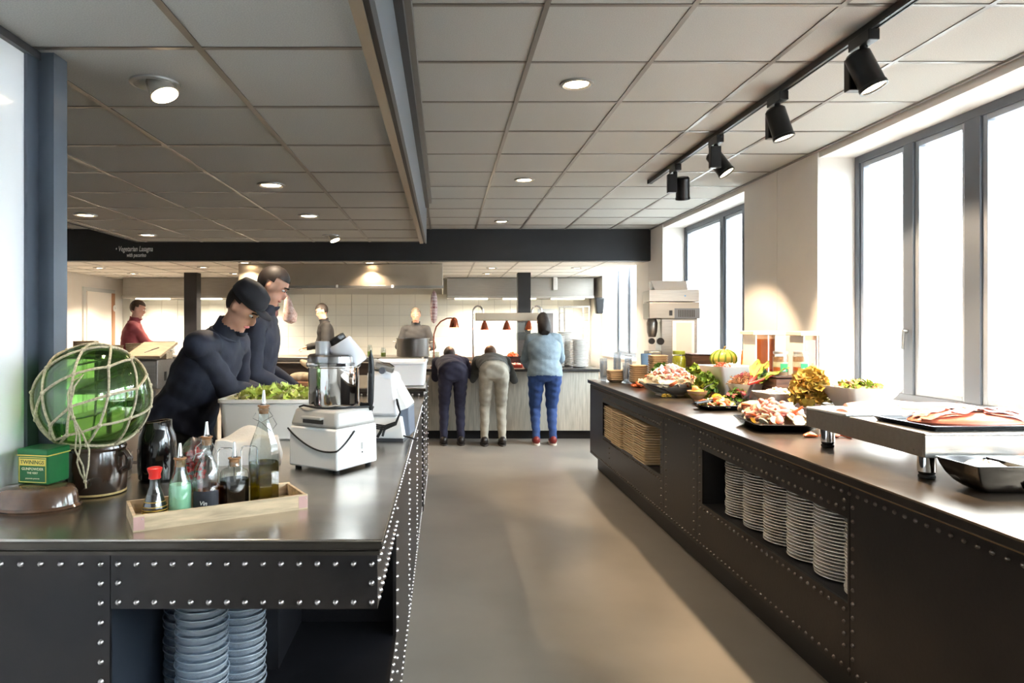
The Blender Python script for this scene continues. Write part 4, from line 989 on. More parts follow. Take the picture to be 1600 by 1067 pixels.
# noodle bowl
t = round_bowl('noodle_bowl', 'white bowl of brown noodles with red onion in the middle of the buffet', (2.105,4.76,ZR), .125, .15, .05, M_porc)
mound(t, F_brn, .108, .135, .06); pile(t,'noodles', F_brn, 150, .10, .145, .06, .016,'strip',8); pile(t,'onion', F_purp, 40, .08, .16, .06, .014,'strip',9)
# leaf salad heap
t = thing('leaf_salad', 'loose mixed leaf salad on a small plate before the noodle bowl', 'salad', (2.0,4.66,ZR))
MB().lathe([(0,0),(.045,0),(.066,.012),(.068,.016),(.045,.006),(0,.005)],28).build('plate', M_porc, t)
leaves('leaves', F_grn, t, 60, (.065,.065), .035, .04, 21, dome=.06, lift=1.0); leaves('red_leaves', F_purp, t, 30, (.065,.065), .03, .05, 22, dome=.05, lift=1.0)
# slate server
t = thing('serving_spoon', 'grey serving spoon standing in the leaf salad', 'spoon', (2.02,4.60,ZR+.03)); t.rotation_euler = (.35,.25,.2)
MB().lathe([(0,-.006),(.02,-.004),(.026,.0),(.02,.002),(0,-.001)],16,T(0,0,.02)@RX(PI/2),1,1.6).build('bowl', mat('grey_spoon', (128,124,128), .35,.4), t)
MB().tube([(0,0,.05),(0,.004,.10),(0,.0,.15)],[.010,.011,.014],8).build('handle', MATS['grey_spoon'], t)
# white salad bowl
t = square_bowl('white_salad_bowl', 'white square bowl of creamy white salad in front of the chard', (2.135,4.36,ZR), .125, .055, .125, M_porc, .1)
mound(t, F_wht, .105, .105, .035); pile(t,'salad', F_cream, 110, .10, .11, .035, .014,'chunk',12)
# black platters
M_slate = mat('black_platter', (22,22,26), .25)
def platter(label, loc, a, b2, rotz, h=.03):
    t = thing('black_platter', label, 'platter', loc, rotz)
    loft(MB(), [(rrect(a*.72,b2*.72,.03),0),(rrect(a*.78,b2*.78,.03),.004),(rrect(a,b2,.03),h),(rrect(a*.985,b2*.985,.03),h+.003),(rrect(a*.77,b2*.77,.03),.009)]).build('plate', M_slate, t); return t
t = platter('black platter of shrimp and greens in front of the parsley', (1.80,4.50,ZR), .14,.105,.12)
pile(t,'shrimp', F_or, 26, .10, .03, .025, .026,'shrimp',31,.8); pile(t,'greens', F_lim, 60, .11, .025, .03, .014,'strip',32,.8); pile(t,'cheese', F_cream, 50, .11, .025, .035, .018,'slice',33,.8)
tg = MB(); tg.tube([(-.17,-.05,.045),(-.08,-.02,.055),(0,0,.06)],[.008,.007,.012],8); tg.tube([(-.17,-.08,.045),(-.08,-.04,.055),(0,0,.06)],[.008,.007,.012],8)
tag(tg.build('serving_tongs', M_blackp, None, True, (1.80,4.50,ZR)), 'black salad tongs resting on the shrimp platter', 'tongs')
t = platter('long black platter heaped with crab pieces beside the fish chiller', (1.775,3.66,ZR), .165,.20,-.1,.042)
mound(t, F_cream, .13, .035, .04); pile(t,'crab_meat', F_cream, 90, .15, .05, .07, .028,'slice',41,1.15); pile(t,'crab_legs', F_or, 14, .14, .05, .06, .030,'strip',42,1.15); pile(t,'shellfish', F_pink, 50, .14, .055, .085, .030,'chunk',43,1.15); pile(t,'lemon_slices', F_yel, 16, .14, .05, .03, .024,'slice',44,1.1)
pile(t,'mussels', mat('dark_shell', (50,40,40), .3), 10, .08, .08, .05, .026,'chunk',45)
# crab shell
t = thing('crab_shell', 'large orange and white crab shell propped between the platters', 'crab shell', (1.86,4.12,ZR+.05)); t.rotation_euler = (-.5,.1,.3)
cs = MB().ell((0,0,0),(.085,.065,.045),24,14); cs.v = [(x*(1+.15*(y>0)),y,z if z>0 else z*.35) for x,y,z in cs.v]
cs.build('carapace', mat('crab_orange', (228,146,92), .4, noise=(14,.3), col2=(240,214,180), bump=(60,.3)), t)
for s_ in (-1,1): MB().tube([(s_*.075,-.01,0),(s_*.11,-.05,.0),(s_*.09,-.085,-.02)],[.014,.012,.006],8).build('claw', F_or, t)
# chard, dark leaves, golden lettuce
def big_leaf(name, label, loc, m, stalkm, n, L3, W3, az, el, seed, cat='chard'):
    t = thing(name, label, cat, loc); random.seed(seed)
    for k in range(n):
        a = az+random.uniform(-.5,.5); e = el+random.uniform(-.3,.3); q = L3*random.uniform(.8,1.1)
        d_ = Vector((math.cos(a)*math.cos(e),math.sin(a)*math.cos(e),math.sin(e))); up = Vector((0,0,1)); sd = d_.cross(up).normalized(); nm = sd.cross(d_)
        MB().tube([(0,0,.012),d_*q*.45,d_*q*.95],[.007,.006,.002],7).build('stalk', stalkm, t)
        vs = []; 
        for i in range(9):
            u = i/8; w = W3*math.sin(PI*min(1,u*1.02+.02))**.7
            for j in range(5):
                v = j/4-.5; vs.append(tuple(d_*(q*(.38+.66*u))+sd*(w*v*2)+nm*(.35*w*abs(v*2)**1.5+.012*math.sin(11*u+8*v+k)*abs(v*2))))
        MB().add(vs,[(i*5+j,(i+1)*5+j,(i+1)*5+j+1,i*5+j+1) for i in range(8) for j in range(4)]).build('leaf', m, t, True, angle=180)
    return t
big_leaf('chard', 'bundle of yellow green chard leaves with a red stalk behind the white salad', (2.02,4.53,ZR+.15), F_lim, F_red, 6, .26, .035, .45, .45, 5)
big_leaf('spinach', 'dark green broad leaves before the tan dispenser', (2.35,5.06,ZR+.03), F_dkg, F_lim, 7, .24, .045, 1.2, 1.15, 8, 'leaf greens')
big_leaf('spinach', 'dark green leaves between the noodle bowl and the jars', (2.22,4.88,ZR+.03), F_dkg, F_lim, 6, .22, .04, .6, 1.0, 18, 'leaf greens')
bunch('frilly_lettuce', 'frilly golden brown lettuce head beside the fish chiller', (2.235,4.17,ZR), F_gold, .10, .29, 130, .055, 'lettuce', 15, F_gold)
# salad bowl at the window
t = square_bowl('salad_bowl', 'large white bowl of mixed salad near the window behind the fish chiller', (2.43,4.0,ZR), .165, .07, .195, M_porc, .05)
mound(t, F_cream, .14, .165, .04); leaves('leaves', F_lim, t, 60, (.13,.13), .035, .185, 55, dome=.03); pile(t,'chicken', F_pink, 40, .12, .18, .04, .024,'slice',56); pile(t,'carrot', F_or, 40, .13, .175, .04, .012,'strip',57)
# salad jars
for (x,lab) in ((2.25,'glass jar of layered salad nearer the chard, on the crate'),(2.385,'glass jar of layered salad nearer the second dispenser, on the crate')):
    t = thing('salad_jar', lab, 'jar', (x,4.57,1.1185), 0, 'layered salad jars')
    MB().lathe([(0,0),(.044,0),(.048,.006),(.048,.13),(.042,.142),(.042,.15)],28).build('glass', M_glass, t)
    for (a,b2,m_) in ((.004,.035,F_brn),(.036,.06,F_or),(.061,.095,F_cream),(.096,.128,F_brn)): MB().lathe([(0,a),(.0455,a),(.0455,b2),(0,b2)],24).build('layer', m_, t)
    MB().b(-.024,.024,-.0492,-.0482,.03,.085).build('green_label', mat('green_label', (40,140,90), .5), t, False)
    MB().b(-.010,.010,-.0498,-.0492,.035,.055).build('label_mark', M_white, t, False)
    MB().lathe([(.044,.148),(.045,.150),(.045,.165),(0,.167)],28).build('lid', mat('steel_lid', (214,212,208), .3, .8), t)
# dispensers
def dispenser(label, loc, w, d_, h, fill, rotz=0):
    t = thing('cereal_dispenser', label, 'dispenser', loc, rotz, 'wooden framed dispensers')
    M_acr = mat('tan_acrylic', (224,176,132), .2); M_cw = mat('cream_board', (244,238,228), .4)
    MB().b(-w/2,-w/2+.012,-d_/2,d_/2,0,h-.03).build('side_board', M_cw, t, False, bevel=.003)
    MB().b(w/2-.085,w/2,-d_/2-.004,d_/2,0,h-.03).build('side_board', M_cw, t, False, bevel=.003)
    MB().b(-w/2+.012,w/2-.085,-d_/2+.02,d_/2,.02,h-.03).build('back_board', M_acr, t, False)
    MB().b(-w/2+.012,w/2-.085,-d_/2+.002,-d_/2+.006,.02,h-.06).build('front_pane', thin_glass('amber_pane', (236,206,174), .2), t, False)
    if fill:
        for i in range(2):
            for j in range(4):
                x0 = -w/2+.016+i*(w-.105)/2; z0 = .02+j*.05
                MB().b(x0,x0+(w-.112)/2,-d_/2+.008,-d_/2+.018,z0,z0+.046).build('packet', fill, t, False, bevel=.002)
    MB().b(-w/2-.03,w/2,-d_/2-.02,d_/2,h-.03,h).build('top_board', mat('pale_top_board', (240,222,196), .5), t, False, bevel=.004)
    for x in (-w/2+.1,): MB().b(x,x+.008,-d_/2-.002,-d_/2+.003,.0,h-.03).build('divider', M_cw, t, False)
    return t
dispenser('dispenser filled with red packets standing beside the corn', (2.48,5.30,ZR), .24, .18, .51, mat('red_packet', (178,74,58), .5), .1)
dispenser('paler dispenser nearer the window reveal behind the jars', (2.60,4.86,ZR), .20, .16, .51, None, .1)
# chilled fish display
t = thing('fish_chiller', 'brushed steel chilled display table on short legs holding the salmon', 'chiller', (1.69,2.40,ZR))
W2, D2 = .92, .79
MB().b(0,W2,0,.012,.082,.160).build('front_panel', M_steel, t, False, bevel=.002)
MB().b(0,.012,.012,D2,.082,.160).build('side_panel', M_steelD, t, False, bevel=.002)
MB().b(W2-.012,W2,.012,D2,.082,.160).build('side_panel', M_steelD, t, False, bevel=.002)
MB().b(.012,W2-.012,D2-.012,D2,.082,.160).build('rear_panel', M_steelD, t, False, bevel=.002)
MB().b(.0,W2,.0,D2,.160,.168).build('top_plate', M_steel, t, False, bevel=.003)
MB().b(.012,W2-.012,.012,D2-.012,.082,.09).build('under_plate', M_steelD, t, False)
for (x,y) in ((.045,.055),(.045,D2-.1),(W2-.06,.055),(W2-.06,D2-.1)):
    l_ = MB().lathe([(.026,.022),(.029,.024),(.029,.084)],24,T(x,y,0)).build('leg', M_chrome, t)
    MB().lathe([(.024,0),(.027,.003),(.027,.010),(.022,.014),(.026,.018),(.026,.023)],24,T(x,y,0)).build('rubber_foot', M_rubber, l_)
MB().lathe([(.004,0),(.004,.002),(0,.002)],8,T(-.0005,.06,.10)@RY(-PI/2)).build('screw', M_steelD, t)
ZF = ZR+.1685
tr_ = thing('fish_tray', 'black tray of sliced smoked salmon on the fish chiller', 'tray', (2.02,2.62,ZF), .06)
loft(MB(), [(rrect(.27,.15,.012),0),(rrect(.28,.16,.012),.014),(rrect(.285,.165,.012),.015),(rrect(.285,.165,.012),.018),(rrect(.272,.152,.012),.018),(rrect(.265,.145,.012),.005)]).build('tray', M_slate, tr_)
random.seed(12)
hb_ = MB().ell((0,0,.016),(.240,.125,.034),32,14); hb_.v = [(x,y,max(z,.006)) for x,y,z in hb_.v]
hb_.build('salmon_heap', F_sal, tr_)
def hz_(x, y): return .016+.034*math.sqrt(max(.02, 1-(x/.24)**2-(y/.125)**2))
for k in range(30):
    x, y = -.18+.36*random.random(), -.075+.15*random.random(); n = 8; vs = []
    a = random.uniform(-.6,.6); L4, W4 = random.uniform(.08,.13), random.uniform(.026,.038); ph = random.uniform(0,6)
    for i in range(n+1):
        for j in range(4):
            u, v = i/n-.5, j/3-.5; p = RZ(a)@Vector((u*L4,v*W4*2*(1-.5*abs(u)),0)); q = (x+p.x,y+p.y)
            vs.append((q[0],q[1],hz_(*q)+.002+.0003*k+.0025*(1+math.sin(9*u+4*v+ph))*abs(v)*2))
    MB().add(vs,[(i*4+j,(i+1)*4+j,(i+1)*4+j+1,i*4+j+1) for i in range(n) for j in range(3)]).build('salmon_slice', F_sal, tr_, True, angle=180)
def fillet(loc, L4, W4, H4, rz, label, m):
    n = 14; vs = []; fs = []
    for i in range(n+1):
        u = i/n; w = W4*(math.sin(PI*(.08+.86*u))**.5); h = H4*(math.sin(PI*(.1+.8*u))**.6)
        for (x,z) in ((-1,0),(-.8,.55),(-.3,1),(.3,.95),(.8,.6),(1,0)): vs.append((u*L4-L4/2, x*w, z*h))
    for i in range(n): fs += [(i*6+k,(i+1)*6+k,(i+1)*6+(k+1)%6,i*6+(k+1)%6) for k in range(6)]
    fs += [tuple(range(6)), tuple(n*6+k for k in reversed(range(6)))]
    o = MB().add(vs,fs).build('fish_fillet', m, None, True, loc, rz, angle=70); tag(o, label, 'fish fillet', 'fish fillets on the chiller')
F_pale = mat('pale_fish', (226,168,148), .35, noise=(8,.12), stretch=(1,5,1))
bd = MB().b(-.32,.32,-.13,.13,0,.012).build('serving_board', M_porc, None, False, (1.98,3.02,ZF), .12, bevel=.004); tag(bd, 'white serving board under the pale fillets on the chiller', 'board')
fillet((1.86,2.98,ZF+.0125), .34,.060,.022, .35, 'pale pink fish fillet at the corner of the white board', F_pale)
fillet((2.0,3.08,ZF+.0125), .36,.050,.03, -.1, 'pale fish fillet at the rear of the white board', F_pale)
fillet((2.16,2.97,ZF+.0125), .32,.050,.034, -.35, 'thick pale fillet on the white board beside the salmon tray', F_pale)
bd = MB().b(-.30,.30,-.10,.10,0,.014).build('serving_board', M_wood, None, False, (2.42,3.42,ZR), -.1, bevel=.004); tag(bd, 'wooden board on the counter under the window behind the chiller', 'board')
# black sauce bowl near the viewer
M_bg = mat('black_glaze', (24,19,17), .14, coat=.2)
t = thing('sauce_bowl', 'shiny black divided bowl of white sauce at the near end of the buffet', 'bowl', (1.875,2.275,ZR))
loft(MB(), [(rrect(.100,.042,.006),0),(rrect(.112,.052,.006),.006),(rrect(.132,.066,.006),.022),(rrect(.150,.079,.006),.045),(rrect(.162,.088,.006),.07),(rrect(.170,.094,.006),.092),(rrect(.174,.098,.006),.096),(rrect(.168,.092,.006),.096),(rrect(.145,.074,.006),.05),(rrect(.112,.046,.006),.012)]).build('bowl', M_bg, t, angle=50)
MB().b(-.003,.003,-.085,.085,.02,.094).build('divider', M_bg, t, False)
for sx_ in (-1,1): mound(t, mat('white_sauce', (240,228,204), .4), .070, .074, .024, .95, 'sauce').location = (sx_*.075,0,0)
t = platter('black platter of prawns and orange slices behind the sauce bowl', (2.26,2.22,ZR), .17,.12,.0,.03)
pile(t,'prawns', F_or, 40, .12, .03, .04, .026,'shrimp',61,.7); pile(t,'slices', F_yel, 30, .12, .03, .03, .026,'slice',62,.7)
random.seed(4)
for k in range(5):
    mb = MB(); s = .03; mb.tube([(s*math.cos(q),s*math.sin(q),.010) for q in (0,.6,1.2,1.8,2.4,3.0)],[.006,.010,.011,.010,.007,.003],7)
    tag(mb.build('prawn', F_or, None, True, (1.79+.05*k*.8,3.33+.04*(k%2),ZR), k*1.3), 'orange prawn lying on the worktop under the edge of the chiller', 'prawn', 'prawns beside the fish chiller')
# ------------------------------------------------------------------ the kitchen
M_hood = mat('warm_brushed_steel', (196,182,162), .36, 1, noise=(3,.05), stretch=(1,1,1))
hd = thing('extractor_hood', 'big brushed steel extractor hood hanging over the cooking island', 'extractor hood')
x0,x1,y0,y1,z0,z1 = -2.90,-.02,9.62,12.28,1.985,2.33
MB().b(x0,x1,y0,y0+.015,z0+.04,z1).build('front_panel', M_hood, hd, False, bevel=.003)
MB().b(x0,x0+.015,y0+.015,y1,z0+.04,z1).build('side_panel', M_hood, hd, False)
MB().b(x1-.015,x1,y0+.015,y1,z0+.04,z1).build('side_panel', M_hood, hd, False)
MB().b(x0-.01,x1+.01,y0-.03,y0+.06,z0,z0+.04).build('front_lip', M_steel, hd, False, bevel=.003)
MB().b(x0+.015,x1-.015,y0+.06,y1,z1-.06,z1-.04).build('roof_plate', M_hood, hd, False)
for k in range(4): MB().b(x0+.05+k*.715,x0+.68+k*.715,y0+.9,y0+.93,z0+.05,z1-.06).build('grease_filter', mat('filter_mesh', (176,168,150), .4, 1, noise=(60,.4), stretch=(1,1,8)), hd, False)
for k,x in enumerate((-2.35,-1.5,-.55)):
    l_ = MB().b(x-.3,x+.3,y0+.95,y0+1.15,z1-.085,z1-.062).build('hood_lamp', mat('hood_lamp_glow', (255,236,200), .5, emit=((255,230,186),6)), hd, False)
    spot('lamp_light', l_, (x,y0+1.05,z1-.09), 130, 150, size=.12)
for k in range(3): MB().b(x0+.6+k*.78,x0+.63+k*.78,y0-.036,y0-.028,z0+.01,z0+.05).build('lip_clip', M_white, hd, False)
for (a,b2,lab) in ((-5.8,-2.95,'low steel extractor hood on the back wall above the kitchen bench'),(.05,2.70,'steel extractor hood on the back wall behind the serving counter')):
    t = thing('wall_hood', lab, 'extractor hood', (0,0,0))
    MB().b(a,b2,12.32,12.93,2.0,2.325).build('body', M_steelD, t, False, bevel=.004)
    MB().b(a,b2,12.28,12.94,1.96,2.0).build('lip', M_steel, t, False, bevel=.004)
    for k in range(3):
        xx = a+(b2-a)*(k+.5)/3
        l_ = MB().b(xx-.3,xx+.3,12.45,12.53,1.945,1.96).build('hood_lamp', mat('added_strip_glow', (255,244,220), .5, emit=((255,238,206),6)), t, False)  # lamp strip added under the wall hood to brighten the tiled wall
        spot('lamp_light', l_, (xx,12.49,1.93), 48, 165, col=(1,.9,.74), size=.15, blend=.8)
# cooking island and back bench
t = thing('cooking_island', 'dark steel cooking island under the big extractor hood', 'cooking island')
for k in range(5): MB().b(-3.0+k*.53,-3.0+k*.53+.526,9.92,9.94,.12,.955).build('door', mat('dark_oven_front', (78,68,62), .4, .6), t, False, bevel=.003)
MB().b(-3.0,-.35,9.94,10.8,.12,.955).build('body', mat('island_body', (70,66,62), .5, .5), t, False)
MB().b(-2.95,-.4,9.98,10.78,0,.12).build('plinth', M_blackp, t, False)
MB().b(-3.03,-.32,9.88,10.83,.955,1.0).build('worktop', M_steel, t, False, bevel=.004)
MB().tube([(-2.9,9.86,.93),(-.45,9.86,.93)],.012,8).build('rail', M_chrome, t)
t = thing('stock_pot', 'large dark steel stock pot on the cooking island', 'pot', (-.47,10.25,1.0005))
MB().lathe([(0,0),(.235,0),(.245,.01),(.245,.26),(.252,.265),(.252,.275),(.238,.275),(.236,.015),(0,.012)],40).build('pot', mat('dull_steel', (104,102,100), .35, 1), t)
for s in (-1,1): MB().tube([(s*.245,-.05,.21),(s*.285,-.04,.22),(s*.285,.04,.22),(s*.245,.05,.21)],.009,8).build('handle', M_steelD, t)
for (x,h_,lab) in ((-1.45,.10,'small glass of utensils on the cooking island'),(-1.1,.16,'tall glass bottle on the cooking island'),(-.9,.12,'short glass jar beside the stock pot')):
    t = thing('glass_jar', lab, 'jar', (x,10.1,1.0005)); MB().lathe([(0,0),(.035,0),(.038,.005),(.038,h_*.8),(.028,h_),(.03,h_+.015)],20).build('glass', M_glass, t)
    MB().lathe([(0,.003),(.034,.003),(.035,h_*.5),(0,h_*.5)],20).build('contents', F_lim, t)
t = thing('back_bench', 'steel work bench along the tiled back wall', 'bench')
MB().b(-5.9,2.6,12.25,12.9,.86,.90).build('worktop', M_steel, t, False, bevel=.004)
for k in range(10): MB().b(-5.88+k*.85,-5.88+k*.85+.84,12.3,12.9,.12,.858).build('cabinet', M_steelD, t, False, bevel=.004)
MB().b(-5.8,2.5,12.36,12.88,0,.12).build('plinth', M_blackp, t, False)
# sausage and ham hanging from the hood
t = thing('cured_sausage', 'netted purple cured sausage hanging from the corner of the hood', 'sausage', (-.145,9.56,1.985))
MB().tube([(0,0,-.03),(0,0,-.07),(0,0,-.13),(0,0,-.30),(0,0,-.42),(0,0,-.47),(0,0,-.49)],[.008,.028,.042,.048,.044,.028,.008],18).build('sausage', mat('cured_meat', (126,74,78), .5, noise=(14,.5), col2=(206,190,190)), t)
nt_ = MB()
for k in range(8): nt_.tube([(.0495*math.cos(a)*(1-.12*abs(k-3.5)/3.5),.0495*math.sin(a)*(1-.12*abs(k-3.5)/3.5),-.12-k*.043) for a in [2*PI*j/14 for j in range(14)]],.0025,5,True)
for k in range(6): a = k*PI/3; nt_.tube([(.03*math.cos(a),.03*math.sin(a),-.07),(.05*math.cos(a),.05*math.sin(a),-.2),(.05*math.cos(a),.05*math.sin(a),-.35),(.03*math.cos(a),.03*math.sin(a),-.47)],.0025,5)
tag(nt_.build('netting', mat('white_net', (226,220,216), .8), t), kind='stuff')
MB().cyl((0,0,0),(0,0,-.04),.003).build('string', M_rope, t)
t = thing('hanging_ham', 'brown ham in a net hanging from the hood behind the tall chef', 'ham', (-2.19,9.56,1.985))
MB().tube([(0,0,-.1),(0,0,-.16),(.01,0,-.28),(.03,0,-.38),(.03,0,-.46),(.02,0,-.49)],[.015,.045,.07,.105,.09,.03],18).build('ham', mat('ham_brown', (172,132,116), .5, noise=(26,.4), col2=(226,206,200)), t)
MB().cyl((0,0,0),(0,0,-.11),.004).build('string', M_rope, t)
MB().tube([(-.25,0,-.012),(.2,0,-.012)],.008,8).build('hanging_bar', M_steel, t)
t = thing('hanging_sausage', 'white mould covered sausage hanging beside the ham', 'sausage', (-2.36,9.56,1.97))
MB().tube([(0,0,-.02),(0,0,-.06),(0,0,-.2),(0,0,-.36),(0,0,-.40)],[.006,.03,.04,.034,.008],14).build('sausage', mat('mould_white', (206,186,186), .7, noise=(20,.4), col2=(150,90,90)), t)
# heated serving display
SD = 9.08
t = thing('heated_display', 'steel gantry with three copper heat lamps on the serving counter', 'heated display', (0,SD,.9055))
for (x,s) in ((.385,1),(1.295,-1)):
    pts = [(x,0,0),(x,0,.74)]+[(x+s*.065-s*.065*math.cos(a),0,.74+.075*math.sin(a)) for a in [PI*k/8 for k in range(1,9)]]+[(x+s*.13,0,.70)]
    MB().tube(pts,.013,10).build('post', M_chrome, t)
    MB().lathe([(.04,0),(.04,.008),(.015,.012)],20,T(x,0,0)).build('post_foot', M_chrome, t)
MB().b(.42,1.26,-.05,.28,.62,.725).build('canopy', M_hood, t, False, bevel=.006)
for k,x in enumerate((.535,.83,1.125)):
    l_ = MB().lathe([(.012,.63),(.02,.60),(.03,.585),(.058,.50),(.056,.50),(.026,.58)],24,T(x,-.02,0)).build('lamp_shade', M_copper, t)
    MB().ell((x,-.02,.515),.022,10,8).build('lamp_bulb', mat('red_glow', (255,120,70), .5, emit=((255,120,66),9)), l_)
    spot('lamp_light', l_, (x,-.02,.48), 9, 110, col=(1,.5,.28))
MB().b(.45,1.23,.02,.026,.36,.60).build('glass_screen', M_glass, t, False)
# copper pedestal lamp
t = thing('copper_heat_lamp', 'copper heat lamp on a curved arm at the end of the serving counter', 'heat lamp', (-.135,9.0,.9055))
MB().lathe([(0,0),(.05,0),(.05,.012),(.032,.02),(.03,.09),(.022,.095),(0,.095)],24).build('base', M_copper, t)
MB().tube([(0,0,.09),(-.004,0,.30),(.0,0,.44),(.03,0,.54),(.09,0,.61),(.17,0,.65),(.235,0,.655)],.009,10).build('arm', M_copper, t)
MB().lathe([(.012,.665),(.03,.655),(.045,.63),(.066,.53),(.064,.53),(.04,.62),(.012,.65)],24,T(.265,0,0)).build('lamp_shade', M_copper, t)
b_ = MB().ell((.265,0,.545),.025,10,8).build('lamp_bulb', MATS['red_glow'], t)
spot('lamp_light', b_, (.265,0,.51), 12, 100, col=(1,.5,.28))
# dishes on the serving counter
def dish(name, label, x, y, w, d_, h, m, food, cat='dish', fh=.02, kind='chunk'):
    t = thing(name, label, cat, (x,y,.9055))
    loft(MB(), [(rrect(w*.45,d_*.45,.015),0),(rrect(w*.5,d_*.5,.015),h),(rrect(w*.47,d_*.47,.015),h),(rrect(w*.42,d_*.42,.015),.01)]).build('dish', m, t)
    mound(t, food, w*.40, h*.75, fh, d_/w); pile(t,'food_pieces', food, 40, w*.40, h*.8, fh, .022, kind, int(abs(x)*100)+3, d_/w); return t
dish('roasting_dish', 'red roasting dish of glowing food under the copper lamp', .14, 9.40, .28,.2,.12, mat('red_enamel', (140,46,34), .3), F_or, fh=.06)
dish('steel_dish', 'grey steel dish on the serving counter under the canopy', .62, 9.36, .28,.2,.13, M_steelD, F_cream)
dish('black_dish', 'black box of orange fried food under the middle heat lamp', .93, 9.30, .22,.18,.14, M_slate, F_or, fh=.08)
dish('red_dish', 'low red dish at the front of the serving counter', .93, 9.02, .22,.12,.04, MATS['red_enamel'], F_pink)
dish('bread_basket', 'small basket of bread beside the copper lamp base', .28, 9.15, .16,.14,.07, mat('basket', (170,126,84), .7, noise=(40,.4)), F_cream, 'basket', .04)
t = thing('glass_jug', 'clear glass jug beside the red roasting dish', 'jug', (-.12,9.5,.9055)); MB().lathe([(0,0),(.045,0),(.05,.01),(.048,.17),(.052,.19),(.048,.19),(.045,.015),(0,.012)],24).build('jug', M_glass, t)
MB().tube([(-.048,0,.17),(-.085,0,.16),(-.085,0,.07),(-.05,0,.05)],.006,8).build('handle', M_glass, t)
# big white plates stacked at the end
pm2 = MB().lathe([(0,0),(.08,0),(.085,.005),(.112,.012),(.123,.016),(.123,.021),(.112,.020),(.082,.010),(0,.008)],32).mesh('plate', M_porc)
for (x,y,n,w) in ((1.81,9.16,19,'the stack nearest the kitchen window'),(1.67,9.46,24,'the taller rear stack'),(1.50,9.22,21,'the stack behind the woman in jeans')):
    for k in range(n): tag(link('plate', pm2, None, (x,y,.9055+k*.0197)), '%s, big white plate in %s' % (nth(n-1-k), w), 'plate', 'plates stacked on the serving counter')
# rack trolley
t = thing('rack_trolley', 'tall steel tray trolley by the kitchen back wall', 'trolley', (2.26,11.9,0))
for x in (-.21,.21):
    for y in (-.25,.25):
        MB().b(x-.013,x+.013,y-.013,y+.013,.12,1.80).build('post', M_steel, t, False)
        MB().lathe([(.05,-.015),(.05,.015)],16,T(x,y,.05)@RX(PI/2)).build('wheel', M_rubber, t)
        MB().cyl((x,y,.05),(x,y,.12),.014).build('caster', M_steel, t)
    for k in range(12): MB().b(x-.02,x+.02,-.24,.24,.25+k*.13,.258+k*.13).build('runner', M_steel, t, False)
for z in (.13,1.79):
    for y in (-.25,.25): MB().b(-.2,.2,y-.01,y+.01,z-.012,z+.012).build('cross_bar', M_steel, t, False)
t = thing('notice_board', 'dark notice board in a pale frame on the tiled back wall', 'notice board', (1.93,12.93,1.42))
MB().b(-.16,.16,-.02,0,-.3,.36).build('frame', mat('pale_blue_frame', (186,194,200), .4), t, False)
MB().b(-.09,.13,-.024,-.02,-.2,.28).build('board', mat('slate_board', (88,90,96), .6), t, False)
t = thing('wall_speaker', 'black speaker on the wall beside the kitchen window', 'speaker', (2.70,11.9,1.82))
MB().add(tbox(.06,.085,-.15,.13,.06,.07),BF).build('cabinet', M_blackp, t, True, bevel=.02)
MB().b(.06,.08,-.02,.02,-.02,.02).build('bracket', M_blackp, t, False)
t = thing('wall_box', 'small white box on the wall hood', 'box', (1.99,12.25,2.22)); MB().b(-.04,.04,-.03,.03,-.12,.12).build('body', M_white, t, False, bevel=.01)
# ------------------------------------------------------------------ benches at the left
bn = thing('steel_bench', 'stainless steel work bench behind the chefs', 'bench')
MB().b(-3.75,-2.47,5.85,7.6,.865,.905).build('worktop', M_steel, bn, False, bevel=.004)
for (x,y) in ((-3.7,5.92),(-2.53,5.92),(-3.7,7.54),(-2.53,7.54)): MB().b(x-.02,x+.02,y-.02,y+.02,0,.865).build('leg', M_steelD, bn, False)
MB().b(-3.7,-2.53,5.95,7.5,.25,.28).build('undershelf', M_steelD, bn, False)
bx = thing('steel_box', 'grey steel box with a wooden lid on the work bench', 'box', (-2.66,6.12,.9055))
MB().b(-.17,.16,-.17,.2,0,.25).build('body', M_steelD, bx, False, bevel=.006)
MB().b(-.155,.145,-.173,-.169,.02,.235).build('front_door', M_steel, bx, False, bevel=.003)
MB().b(.162,.166,-.02,.02,.06,.14).build('slot', M_blackp, bx, False)
MB().b(-.12,.19,-.19,.22,-.012,.012,T(0,0,.33)@RX(.28)).build('wooden_lid', M_wood, bx, False, bevel=.004)
MB().b(-.14,.15,.05,.19,.25,.32).build('lid_support', M_wood, bx, False)
MB().tube([(.02,-.1,.312),(.06,-.02,.338),(.09,.03,.352)],.006,7).build('lid_handle', M_blackp, bx)
t = thing('steel_roll', 'shiny dark roll lying on the steel box edge', 'roll', (-2.88,5.98,.9055))
MB().tube([(-.16,0,.30),(.1,0,.30)],.035,18).build('roll', mat('dark_shiny', (70,76,90), .12, .8), t)
MB().b(-.16,.04,-.05,.1,0,.265).build('stand', M_steelD, t, False, bevel=.004)
sh = thing('pass_shelf', 'steel pass shelf behind the work bench carrying dishes', 'shelf')
MB().b(-5.4,-3.1,8.1,8.6,1.06,1.09).build('worktop', M_steel, sh, False, bevel=.004)
for x in (-5.3,-3.2): MB().b(x-.03,x+.03,8.15,8.55,0,1.06).build('support', M_steelD, sh, False)
M_bask = mat('woven_tan', (206,178,140), .7, noise=(50,.25), stretch=(1,1,3))
bk = MB().lathe([(0,0),(.125,0),(.14,.12),(.146,.125),(.138,.13),(.12,.012),(0,.01)],24).mesh('woven_basket', M_bask)
